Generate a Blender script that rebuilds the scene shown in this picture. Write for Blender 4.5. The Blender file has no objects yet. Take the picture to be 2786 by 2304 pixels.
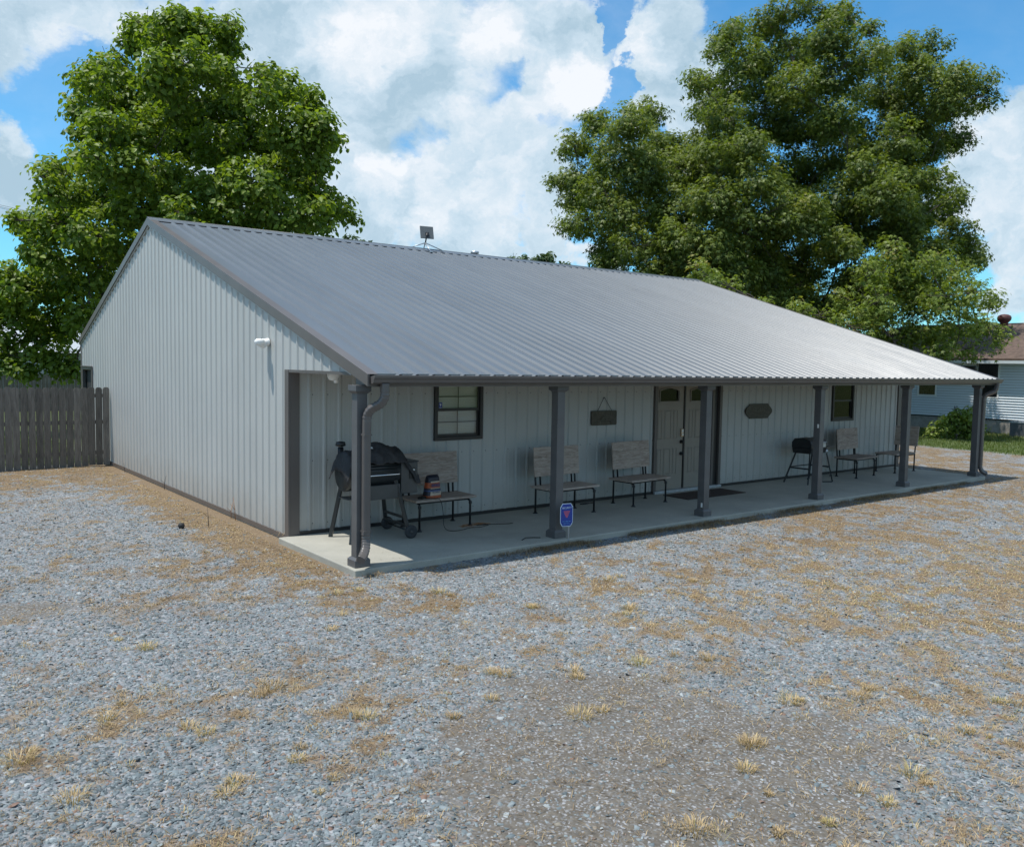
import bpy, math, random
import numpy as np
from mathutils import Vector, Matrix
random.seed(7); rng = np.random.default_rng(11)
sc = bpy.context.scene
COL = sc.collection
rad = math.radians

# ------------------------------------------------------------------ camera
CAM = np.array([-4.70077, -8.69679, 2.40725]); YAW, PITCH, ROLL, FPX = .660836, .0695589, .0172338, 2313.281
def cam_basis():
    cy, sy, cp, sp = math.cos(YAW), math.sin(YAW), math.cos(PITCH), math.sin(PITCH)
    f = np.array([sy*cp, cy*cp, -sp]); r = np.array([cy, -sy, 0.]); u = np.cross(r, f)
    return math.cos(ROLL)*r+math.sin(ROLL)*u, -math.sin(ROLL)*r+math.cos(ROLL)*u, f
RX, UX, FX = cam_basis()
K = 2786/2100.
def ray(u, v):            # measured photo coordinates, 2100 wide
    return FX+(u*K-1393)/FPX*RX-(v*K-1152)/FPX*UX
def at(u, v, D): return CAM+ray(u, v)*D
def on_plane(u, v, ax, val):
    d = ray(u, v); return CAM+d*((val-CAM[ax])/d[ax])
cd = bpy.data.cameras.new('camera'); cam = bpy.data.objects.new('camera', cd); COL.objects.link(cam)
cd.sensor_width = 36; cd.lens = 36*FPX/2786; cd.clip_end = 6000; cd.clip_start = .05
m = Matrix(((RX[0], UX[0], -FX[0], CAM[0]), (RX[1], UX[1], -FX[1], CAM[1]), (RX[2], UX[2], -FX[2], CAM[2]), (0, 0, 0, 1)))
cam.matrix_world = m; sc.camera = cam

# ------------------------------------------------------------------ materials
def nodes(name):
    mt = bpy.data.materials.new(name); mt.use_nodes = True; nt = mt.node_tree
    return mt, nt, nt.nodes['Principled BSDF']
def N(nt, t, **kw):
    n = nt.nodes.new(t)
    for k, v in kw.items():
        if k in n.inputs.keys(): n.inputs[k].default_value = v
        else: setattr(n, k, v)
    return n
def L(nt, a, b): nt.links.new(a, b)
def mat(name, col, rough=.6, metal=0., var=.12, scale=3., bump=0., bscale=60., spec=.5, stretch=None, col2=None, thr=(.35, .65), detail=5.):
    mt, nt, b = nodes(name)
    b.inputs['Roughness'].default_value = rough; b.inputs['Metallic'].default_value = metal
    b.inputs['Specular IOR Level'].default_value = spec
    tc = N(nt, 'ShaderNodeTexCoord'); mp = N(nt, 'ShaderNodeMapping'); L(nt, tc.outputs['Object'], mp.inputs['Vector'])
    if stretch: mp.inputs['Scale'].default_value = stretch
    ns = N(nt, 'ShaderNodeTexNoise', Scale=scale, Detail=detail, Roughness=.6); L(nt, mp.outputs[0], ns.inputs['Vector'])
    rp = N(nt, 'ShaderNodeValToRGB'); L(nt, ns.outputs['Fac'], rp.inputs[0])
    c = Vector(col); d = Vector(col2) if col2 else c*(1+var); a = c if col2 else c*(1-var)
    rp.color_ramp.elements[0].position, rp.color_ramp.elements[1].position = thr
    rp.color_ramp.elements[0].color = (*a, 1); rp.color_ramp.elements[1].color = (*d, 1)
    L(nt, rp.outputs[0], b.inputs['Base Color'])
    if bump:
        n2 = N(nt, 'ShaderNodeTexNoise', Scale=bscale, Detail=4.); L(nt, mp.outputs[0], n2.inputs['Vector'])
        bp = N(nt, 'ShaderNodeBump', Strength=bump, Distance=.01); L(nt, n2.outputs['Fac'], bp.inputs['Height']); L(nt, bp.outputs[0], b.inputs['Normal'])
    return mt
M = {}
M['trim'] = mat('bronze_grey_trim', (.115, .10, .092), .4, var=.08, scale=2)
M['gutter'] = mat('gutter_metal', (.11, .10, .095), .3, var=.08, scale=2)
M['post'] = mat('painted_post', (.098, .098, .10), .42, var=.12, scale=4, bump=.1, bscale=8)
M['dark'] = mat('black_steel', (.012, .014, .016), .38, var=.3, scale=8)
M['darkmatte'] = mat('black_plastic', (.02, .02, .021), .7, var=.2, scale=8)
M['frame'] = mat('window_frame_bronze', (.022, .02, .02), .4, var=.15, scale=5)
M['chrome'] = mat('polished_steel', (.75, .76, .78), .15, 1., var=.03)
M['brass'] = mat('brushed_nickel_brass', (.62, .5, .36), .25, .9, var=.05)
M['zinc'] = mat('galvanized_steel', (.5, .53, .56), .4, .7, var=.12, scale=12)
M['white'] = mat('white_plastic', (.78, .78, .76), .4, var=.03)
M['screw'] = mat('screw_head', (.12, .13, .14), .4, .4)
M['door'] = mat('taupe_door_paint', (.275, .245, .205), .5, var=.05, scale=2)
M['ceil'] = mat('porch_ceiling_panel', (.33, .33, .32), .5, var=.05)
M['inside'] = mat('inside_wall', (.35, .33, .3), .8, var=.05)
M['blind'] = mat('white_blind', (.86, .85, .80), .6, var=.04)
M['rubber'] = mat('rubber_tyre', (.03, .032, .035), .8, var=.2)
M['green_metal'] = mat('smoker_paint', (.022, .026, .028), .33, var=.15, scale=5)
M['grey_metal'] = mat('smoker_grey_steel', (.06, .062, .062), .42, var=.15, scale=5)
M['dish'] = mat('dish_back_grey', (.11, .12, .125), .5, var=.05)
M['plaque'] = mat('bronze_plaque', (.065, .058, .040), .55, var=.25, scale=18, bump=.3, bscale=60)
M['plaque_text'] = mat('worn_plaque_relief', (.11, .10, .07), .5, var=.2, scale=18)
M['mat'] = mat('brown_doormat', (.055, .036, .028), .95, var=.3, scale=30, bump=.6, bscale=300)
M['cord'] = mat('black_cord', (.012, .012, .012), .6)
M['orange'] = mat('orange_straw', (.32, .15, .06), .8, var=.3, scale=20)
M['block'] = mat('concrete_block_and_lap_shade', (.30, .28, .25), .9, var=.2, scale=4, bump=.3)
M['shingle'] = mat('brown_shingle', (.11, .075, .058), .9, var=.3, scale=6, bump=.5, bscale=25)
M['vent_red'] = mat('rusty_red_vent', (.11, .035, .03), .5, var=.3, scale=12)
M['bark'] = mat('tree_bark', (.085, .07, .06), .95, var=.35, scale=5, bump=.9, bscale=14, stretch=(1, 1, .25))
M['ac'] = mat('condenser_grey', (.10, .105, .11), .5)
M['bgwall'] = mat('far_house_siding', (.4, .43, .46), .7, var=.05)

def panel(name, col, rough, pv, dust, stretch, spec=.5, streak=.12):
    mt, nt, b = nodes(name); b.inputs['Specular IOR Level'].default_value = spec
    tc = N(nt, 'ShaderNodeTexCoord'); sp = N(nt, 'ShaderNodeSeparateXYZ'); L(nt, tc.outputs['Object'], sp.inputs[0])
    def MA(op, a, c=0.):
        q = N(nt, 'ShaderNodeMath', operation=op)
        for i, s_ in enumerate((a, c)):
            if isinstance(s_, (int, float)): q.inputs[i].default_value = float(s_)
            else: L(nt, s_, q.inputs[i])
        return q.outputs[0]
    ax = sp.outputs[0] if stretch == 'roof' else MA('ADD', sp.outputs[0], sp.outputs[1])
    idx = MA('FLOOR', MA('DIVIDE', MA('ADD', ax, .31), .9144)); wn = N(nt, 'ShaderNodeTexWhiteNoise', noise_dimensions='1D'); L(nt, idx, wn.inputs['W'])
    mp = N(nt, 'ShaderNodeMapping'); mp.inputs['Scale'].default_value = (5, .5, .5) if stretch == 'roof' else (4, 4, .35); L(nt, tc.outputs['Object'], mp.inputs[0])
    n1 = N(nt, 'ShaderNodeTexNoise', Scale=1.3, Detail=7., Roughness=.65); L(nt, mp.outputs[0], n1.inputs[0])
    n2 = N(nt, 'ShaderNodeTexNoise', Scale=.9, Detail=5., Roughness=.6); L(nt, tc.outputs['Object'], n2.inputs[0])
    f = MA('ADD', MA('MULTIPLY', MA('SUBTRACT', wn.outputs[0], .5), pv), MA('ADD', MA('MULTIPLY', MA('SUBTRACT', n1.outputs[0], .5), streak*2), MA('ADD', MA('MULTIPLY', MA('SUBTRACT', n2.outputs[0], .5), .16), 1.)))
    m1 = N(nt, 'ShaderNodeMixRGB', blend_type='MULTIPLY'); m1.inputs[0].default_value = 1; m1.inputs[1].default_value = (*col, 1); L(nt, f, m1.inputs[2]); out = m1.outputs[0]
    if dust:
        n3 = N(nt, 'ShaderNodeTexNoise', Scale=2.5, Detail=8., Roughness=.75); L(nt, tc.outputs['Object'], n3.inputs[0])
        z = N(nt, 'ShaderNodeMapRange'); z.inputs['From Min'].default_value = .75; z.inputs['From Max'].default_value = 0; L(nt, sp.outputs[2], z.inputs['Value'])
        d = N(nt, 'ShaderNodeMapRange'); d.inputs['From Min'].default_value = .55; d.inputs['From Max'].default_value = 1.35; d.inputs['To Max'].default_value = .3; L(nt, MA('ADD', z.outputs[0], MA('SUBTRACT', MA('MULTIPLY', n3.outputs[0], 1.6), .5)), d.inputs['Value'])
        m2 = N(nt, 'ShaderNodeMixRGB'); L(nt, d.outputs[0], m2.inputs[0]); L(nt, out, m2.inputs[1]); m2.inputs[2].default_value = (.27, .215, .165, 1); out = m2.outputs[0]
    L(nt, out, b.inputs['Base Color'])
    rr = N(nt, 'ShaderNodeMapRange'); rr.inputs['To Min'].default_value = rough-.08; rr.inputs['To Max'].default_value = rough+.12; L(nt, n1.outputs[0], rr.inputs['Value']); L(nt, rr.outputs[0], b.inputs['Roughness'])
    bp = N(nt, 'ShaderNodeBump', Strength=.22, Distance=.02); L(nt, n2.outputs[0], bp.inputs['Height']); L(nt, bp.outputs[0], b.inputs['Normal'])
    return mt
M['siding'] = panel('light_metal_siding', (.44, .447, .43), .42, .05, True, 'wall', .5, .05)
M['roof'] = panel('charcoal_metal_roof', (.114, .129, .145), .37, .08, False, 'roof', .5, .12)

def wood(name, c1, c2, sx=(1, 12, 12)):
    mt, nt, b = nodes(name); b.inputs['Roughness'].default_value = .85
    tc = N(nt, 'ShaderNodeTexCoord'); mp = N(nt, 'ShaderNodeMapping'); mp.inputs['Scale'].default_value = sx; L(nt, tc.outputs['Object'], mp.inputs[0])
    oi = N(nt, 'ShaderNodeObjectInfo'); ad = N(nt, 'ShaderNodeVectorMath', operation='ADD'); cm = N(nt, 'ShaderNodeVectorMath', operation='SCALE')
    L(nt, oi.outputs['Location'], cm.inputs[0]); cm.inputs['Scale'].default_value = 7.3
    L(nt, mp.outputs[0], ad.inputs[0]); L(nt, cm.outputs[0], ad.inputs[1])
    n1 = N(nt, 'ShaderNodeTexNoise', Scale=2.4, Detail=8., Roughness=.68, Distortion=1.2); L(nt, ad.outputs[0], n1.inputs[0])
    r = N(nt, 'ShaderNodeValToRGB'); L(nt, n1.outputs[0], r.inputs[0])
    r.color_ramp.elements[0].position = .24; r.color_ramp.elements[1].position = .74
    r.color_ramp.elements[0].color = (*c1, 1); r.color_ramp.elements[1].color = (*c2, 1)
    rv = N(nt, 'ShaderNodeMapRange'); rv.inputs['To Min'].default_value = .72; rv.inputs['To Max'].default_value = 1.25; L(nt, oi.outputs['Random'], rv.inputs['Value']); ml = N(nt, 'ShaderNodeMixRGB', blend_type='MULTIPLY'); ml.inputs[0].default_value = 1; L(nt, r.outputs[0], ml.inputs[1]); L(nt, rv.outputs[0], ml.inputs[2])
    L(nt, ml.outputs[0], b.inputs['Base Color'])
    bp = N(nt, 'ShaderNodeBump', Strength=.5, Distance=.004); L(nt, n1.outputs[0], bp.inputs['Height']); L(nt, bp.outputs[0], b.inputs['Normal'])
    return mt
M['bench'] = wood('weathered_bench_plank', (.17, .12, .095), (.51, .44, .38), (2, 12, 12))
M['picket'] = wood('grey_weathered_picket', (.062, .053, .046), (.225, .20, .172), (9, 9, .9))

def concrete():
    mt, nt, b = nodes('porch_concrete'); b.inputs['Roughness'].default_value = .8
    tc = N(nt, 'ShaderNodeTexCoord')
    n1 = N(nt, 'ShaderNodeTexNoise', Scale=.9, Detail=7., Roughness=.65); L(nt, tc.outputs['Object'], n1.inputs[0])
    n2 = N(nt, 'ShaderNodeTexNoise', Scale=60., Detail=4.); L(nt, tc.outputs['Object'], n2.inputs[0])
    mx = N(nt, 'ShaderNodeMath', operation='MULTIPLY_ADD'); L(nt, n2.outputs[0], mx.inputs[0]); mx.inputs[1].default_value = .35; L(nt, n1.outputs[0], mx.inputs[2])
    r = N(nt, 'ShaderNodeValToRGB'); L(nt, mx.outputs[0], r.inputs[0]); e = r.color_ramp.elements
    e[0].position, e[1].position = .45, .85; e[0].color = (.27, .265, .23, 1); e[1].color = (.41, .395, .34, 1)
    L(nt, r.outputs[0], b.inputs['Base Color'])
    bp = N(nt, 'ShaderNodeBump', Strength=.25, Distance=.004); L(nt, n2.outputs[0], bp.inputs['Height']); L(nt, bp.outputs[0], b.inputs['Normal'])
    return mt
M['slab'] = concrete()

def lapsiding():
    mt, nt, b = nodes('white_lap_siding'); b.inputs['Roughness'].default_value = .55
    b.inputs['Base Color'].default_value = (.62, .68, .72, 1)
    return mt
M['lap'] = lapsiding()

def glass():
    mt, nt, b = nodes('window_glass'); nt.nodes.remove(b)
    out = nt.nodes['Material Output']
    tr = N(nt, 'ShaderNodeBsdfTransparent'); tr.inputs[0].default_value = (.93, .95, .94, 1)
    gl = N(nt, 'ShaderNodeBsdfGlossy', Roughness=.02); fr = N(nt, 'ShaderNodeFresnel', IOR=1.42)
    mx = N(nt, 'ShaderNodeMixShader'); L(nt, fr.outputs[0], mx.inputs[0]); L(nt, tr.outputs[0], mx.inputs[1]); L(nt, gl.outputs[0], mx.inputs[2]); L(nt, mx.outputs[0], out.inputs[0])
    return mt
M['glass'] = glass()

def leafmat(name, c1, c2, trans=.35, c3=None):
    mt, nt, b = nodes(name); out = nt.nodes['Material Output']
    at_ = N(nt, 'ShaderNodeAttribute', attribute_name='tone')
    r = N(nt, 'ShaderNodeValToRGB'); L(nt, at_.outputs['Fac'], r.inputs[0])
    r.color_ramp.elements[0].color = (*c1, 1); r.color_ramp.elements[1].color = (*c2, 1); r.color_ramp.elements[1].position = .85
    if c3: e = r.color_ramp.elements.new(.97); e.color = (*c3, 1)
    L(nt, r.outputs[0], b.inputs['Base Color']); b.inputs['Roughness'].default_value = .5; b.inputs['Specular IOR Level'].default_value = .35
    tl = N(nt, 'ShaderNodeBsdfTranslucent'); gm = N(nt, 'ShaderNodeMixRGB', blend_type='MULTIPLY'); gm.inputs[0].default_value = 1; gm.inputs[2].default_value = (1.5, 1.55, .55, 1)
    L(nt, r.outputs[0], gm.inputs[1]); L(nt, gm.outputs[0], tl.inputs[0])
    mx = N(nt, 'ShaderNodeMixShader'); mx.inputs[0].default_value = trans
    L(nt, b.outputs[0], mx.inputs[1]); L(nt, tl.outputs[0], mx.inputs[2]); L(nt, mx.outputs[0], out.inputs[0])
    return mt
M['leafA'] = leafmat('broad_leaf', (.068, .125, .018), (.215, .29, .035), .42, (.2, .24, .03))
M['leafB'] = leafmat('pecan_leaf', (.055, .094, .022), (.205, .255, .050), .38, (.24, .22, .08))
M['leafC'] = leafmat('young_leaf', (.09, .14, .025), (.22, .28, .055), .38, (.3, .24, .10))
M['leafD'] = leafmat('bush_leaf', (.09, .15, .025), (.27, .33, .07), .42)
M['leafF'] = leafmat('far_leaf', (.05, .09, .03), (.09, .14, .05), .2)
M['straw'] = leafmat('dry_straw', (.13, .082, .045), (.56, .42, .23), .15, (.20, .22, .06))
M['greengrass'] = leafmat('lawn_blade', (.07, .11, .03), (.16, .20, .06), .3, (.36, .3, .13))

# ------------------------------------------------------------------ mesh builder
class MB:
    def __init__(s): s.v = []; s.f = []; s.m = []; s.sm = []
    def add(s, vs, fs, mi=0, smooth=False):
        o = len(s.v); s.v += [tuple(map(float, p)) for p in vs]
        for f in fs: s.f.append(tuple(i+o for i in f)); s.m.append(mi); s.sm.append(smooth)
        return s
    def box(s, x0, x1, y0, y1, z0, z1, mi=0, T=None):
        vs = [(x0, y0, z0), (x1, y0, z0), (x1, y1, z0), (x0, y1, z0), (x0, y0, z1), (x1, y0, z1), (x1, y1, z1), (x0, y1, z1)]
        if T is not None: vs = [tuple(T @ Vector(p)) for p in vs]
        return s.add(vs, [(0, 3, 2, 1), (4, 5, 6, 7), (0, 1, 5, 4), (1, 2, 6, 5), (2, 3, 7, 6), (3, 0, 4, 7)], mi)
    def bar(s, a, b, w, h, mi=0, up=(0, 0, 1)):
        a, b = Vector(a), Vector(b); d = (b-a); l = d.length; d.normalize()
        sd = d.cross(Vector(up)); sd = sd.normalized() if sd.length > 1e-4 else Vector((1, 0, 0)); uu = sd.cross(d)
        vs = [tuple(p+sd*(w/2*i)+uu*(h/2*j)) for p in (a, b) for i, j in ((-1, -1), (1, -1), (1, 1), (-1, 1))]
        return s.add(vs, [(3, 2, 1, 0), (4, 5, 6, 7), (0, 1, 5, 4), (1, 2, 6, 5), (2, 3, 7, 6), (3, 0, 4, 7)], mi)
    def tube(s, pts, r, n=8, mi=0, sx=1., caps=True, sq=1.):
        pts = [Vector(p) for p in pts]; rs = r if hasattr(r, '__len__') else [r]*len(pts)
        ref = None; rings = []
        for i, p in enumerate(pts):
            d = (pts[min(i+1, len(pts)-1)]-pts[max(i-1, 0)])
            d = d.normalized() if d.length > 1e-9 else Vector((0, 0, 1))
            if ref is None: ref = Vector((0, 1, 0)) if abs(d.y) < .9 else Vector((1, 0, 0))
            a = (ref-d*ref.dot(d)).normalized(); ref = a; b = d.cross(a)
            cs = lambda q: math.copysign(abs(q)**sq, q)
            rings.append([tuple(p+a*(cs(math.cos(2*math.pi*k/n))*rs[i]*sx)+b*(cs(math.sin(2*math.pi*k/n))*rs[i])) for k in range(n)])
        vs = [q for rg in rings for q in rg]; fs = []
        for i in range(len(pts)-1):
            for k in range(n): fs.append((i*n+k, i*n+(k+1) % n, (i+1)*n+(k+1) % n, (i+1)*n+k))
        s.add(vs, fs, mi, True)
        if caps:
            o = len(s.v)-len(vs); s.f.append(tuple(o+k for k in reversed(range(n)))); s.m.append(mi); s.sm.append(False)
            s.f.append(tuple(o+(len(pts)-1)*n+k for k in range(n))); s.m.append(mi); s.sm.append(False)
        return s
    def lathe(s, prof, c, n=16, mi=0, axis='z', smooth=True):
        vs = []; fs = []
        for r, h in prof:
            for k in range(n):
                a = 2*math.pi*k/n; p = (r*math.cos(a), r*math.sin(a), h)
                if axis == 'x': p = (p[2], p[0], p[1])
                if axis == 'y': p = (p[0], p[2], p[1])
                vs.append((c[0]+p[0], c[1]+p[1], c[2]+p[2]))
        for i in range(len(prof)-1):
            for k in range(n): fs.append((i*n+k, i*n+(k+1) % n, (i+1)*n+(k+1) % n, (i+1)*n+k))
        return s.add(vs, fs, mi, smooth)
    def prism(s, poly, fn, a, b, mi=0):      # poly 2-d, fn(p, t) -> 3-d
        n = len(poly); vs = [fn(p, a) for p in poly]+[fn(p, b) for p in poly]
        fs = [tuple(range(n)), tuple(reversed(range(n, 2*n)))]+[(i, i+n, (i+1) % n+n, (i+1) % n) for i in range(n)]
        return s.add(vs, fs, mi)
    def build(s, name, mats, parent=None, bevel=0, solid=0, fixn=True, loc=None):
        me = bpy.data.meshes.new(name); me.from_pydata(s.v, [], s.f)
        if not isinstance(mats, (list, tuple)): mats = [mats]
        for q in mats: me.materials.append(M[q] if isinstance(q, str) else q)
        me.polygons.foreach_set('material_index', s.m); me.polygons.foreach_set('use_smooth', s.sm)
        if fixn:
            import bmesh
            bm = bmesh.new(); bm.from_mesh(me); bmesh.ops.recalc_face_normals(bm, faces=bm.faces); bm.to_mesh(me); bm.free()
        me.update()
        o = bpy.data.objects.new(name, me); COL.objects.link(o)
        if parent: o.parent = parent
        if loc: o.location = loc
        if bevel:
            b = o.modifiers.new('bevel', 'BEVEL'); b.width = bevel; b.segments = 2; b.limit_method = 'ANGLE'
        if solid:
            q = o.modifiers.new('solid', 'SOLIDIFY'); q.thickness = solid; q.offset = 0
        return o
def tag(o, label=None, cat=None, group=None, kind=None):
    if label: o['label'] = label
    if cat: o['category'] = cat
    if group: o['group'] = group
    if kind: o['kind'] = kind
    return o
def empty(name, loc, rz=0., **k):
    o = bpy.data.objects.new(name, None); COL.objects.link(o); o.location = loc; o.rotation_euler = (0, 0, rz); o.empty_display_size = .2
    return tag(o, **k)
def copy_tree(o, parent=None):
    c = o.copy(); COL.objects.link(c); c.parent = parent
    for ch in list(o.children): copy_tree(ch, c)
    return c
def fastmesh(name, V, F, mats, tone=None, smooth=False):
    """V (n,3), F (m,k) numpy -> mesh object"""
    me = bpy.data.meshes.new(name); V = np.asarray(V, np.float32); F = np.asarray(F, np.int32); k = F.shape[1]
    me.vertices.add(len(V)); me.vertices.foreach_set('co', V.ravel())
    me.loops.add(F.size); me.loops.foreach_set('vertex_index', F.ravel())
    me.polygons.add(len(F)); me.polygons.foreach_set('loop_start', np.arange(0, F.size, k, dtype=np.int32))
    try: me.polygons.foreach_set('loop_total', np.full(len(F), k, np.int32))
    except Exception: pass
    if smooth: me.polygons.foreach_set('use_smooth', np.ones(len(F), bool))
    me.update(calc_edges=True)
    if tone is not None:
        for nm, arr in (tone.items() if isinstance(tone, dict) else (('tone', tone),)):
            a = me.attributes.new(nm, 'FLOAT', 'POINT'); a.data.foreach_set('value', np.asarray(arr, np.float32))
    for q in ([mats] if not isinstance(mats, list) else mats): me.materials.append(M[q] if isinstance(q, str) else q)
    o = bpy.data.objects.new(name, me); COL.objects.link(o); return o

# ------------------------------------------------------------------ noise helpers
_tab = rng.random((256, 256))
def vnoise(x, y):
    xi = np.floor(x).astype(int); yi = np.floor(y).astype(int); fx = x-xi; fy = y-yi
    fx = fx*fx*(3-2*fx); fy = fy*fy*(3-2*fy); a = xi & 255; b = yi & 255; a1 = (a+1) & 255; b1 = (b+1) & 255
    return (_tab[a, b]*(1-fx)+_tab[a1, b]*fx)*(1-fy)+(_tab[a, b1]*(1-fx)+_tab[a1, b1]*fx)*fy
def fbm(x, y, o=4):
    s = 0; w = .5
    for i in range(o): s = s+w*vnoise(x*2**i+17.3*i, y*2**i+9.1*i); w *= .5
    return s/(1-.5**o)
def sstep(a, b, x):
    t = np.clip((x-a)/(b-a), 0, 1); return t*t*(3-2*t)
def gpt(u, v): return on_plane(u, v, 2, -.07)[:2]
def blobs(lst, x, y, k=1.):
    out = np.zeros_like(x)
    for u, v, r, s in lst:
        g = gpt(u, v); out = np.maximum(out, s*np.exp(-(((x-g[0])**2+(y-g[1])**2)/(r*r*k*k))))
    return out
STRAW = [(40, 985, 1.6, .95), (130, 970, 1.5, .95), (220, 965, 1.0, .95), (300, 1000, .9, .85), (370, 1015, .7, .9), (430, 1045, .6, .9), (490, 1080, .5, .9),
         (540, 1105, .5, .95), (590, 1130, .45, .95), (640, 1165, .5, .95), (680, 1190, .4, .95), (560, 1160, .5, .7), (600, 1200, .4, .7), (470, 1165, .5, .6), (380, 1150, .5, .55),
         (740, 1230, .4, .65), (830, 1235, .45, .8), (900, 1240, .4, .8), (330, 1130, .5, .5), (500, 1230, .4, .45), (230, 1180, .5, .5), (830, 1370, .3, .5), (760, 1390, .3, .5),
         (1150, 1240, .5, .6), (1250, 1210, .6, .7), (1400, 1170, .8, .7), (1550, 1140, 1, .8), (1700, 1110, 1.2, .8), (1850, 1090, 1.4, .85), (2000, 1050, 1.6, .8), (2090, 1010, 1.5, .8),
         (1400, 1300, .7, .7), (1550, 1290, .7, .75), (1700, 1270, .8, .8), (1850, 1250, .9, .8), (2000, 1220, 1, .8), (1300, 1320, .5, .55), (1500, 1220, .8, .65), (1650, 1200, .9, .7),
         (1900, 1380, .6, .6), (2000, 1400, .6, .65), (2080, 1480, .5, .55), (1750, 1370, .5, .6), (1930, 1520, .4, .45), (2060, 1320, .7, .7), (1980, 900, 1.5, .8), (1950, 940, 1.2, .75), (60, 1560, .2, .6), (680, 1470, .2, .6)]
DIRT = [(1250, 1420, .5, .8), (1150, 1440, .5, .8), (1330, 1480, .6, .85), (1200, 1540, .5, .95), (1450, 1540, .6, .95), (1300, 1620, .6, .95), (1500, 1640, .6, .9), (1050, 1600, .4, .8),
        (1150, 1680, .45, .85), (1650, 1600, .5, .75), (1700, 1520, .5, .65), (60, 1245, .35, .5), (100, 1250, .3, .5), (1400, 1700, .5, .7), (1600, 1700, .5, .6), (1000, 1510, .4, .6)]
def masks(x, y):
    n = fbm(x*1.1+3, y*1.1+8, 5); n2 = fbm(x*3.3+31, y*3.3+2, 4)
    wall = np.where((x < .1) & (y > 1) & (y < 13), np.exp(-((x+.1)/1.05)**2), 0)
    st = blobs(STRAW, x, y, 1.45); st = np.maximum(st, wall*1.35)
    far = (.30+.38*sstep(-1, 6, x-.35*(y+5)))*(1-.25*sstep(-1, -5, x))
    st = np.maximum(st, far)
    n3 = fbm(x*9+5, y*9+1, 4)
    st = sstep(.22, 1.10, st*.80+(n-.5)*.75+(n2-.5)*.95+(n3-.5)*1.5+.19)
    di = blobs(DIRT, x, y, 1.15); di = sstep(.28, .72, di*.9+n2*.6-.06)
    # lawn: right of the gravel, behind the fence and far away
    e = 23.4+.8*(n-.5)+.10*(y-2)
    gr = np.maximum(sstep(e-.5, e+.5, x), np.maximum(sstep(12.6, 13.4, y)*sstep(.5, -.2, x), sstep(16.6, 17.6, y)))
    gr = np.maximum(gr, sstep(-75, -90, y)); gr = np.maximum(gr, sstep(-28, -34, x))
    st = st*(1-.65*di)
    return st*(1-gr), di*(1-gr), gr
def ground_h(x, y):
    base = -.07-.10*sstep(20, 32, x)-.0*x
    near = (fbm(x*.7, y*.7, 3)-.5)*.035+(fbm(x*4, y*4, 3)-.5)*.014
    keep = sstep(.0, .5, np.maximum(np.maximum(-.15-x, x-16.4), np.maximum(-y, y-15.5)))
    return base+near*keep-.01*(1-keep)

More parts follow.
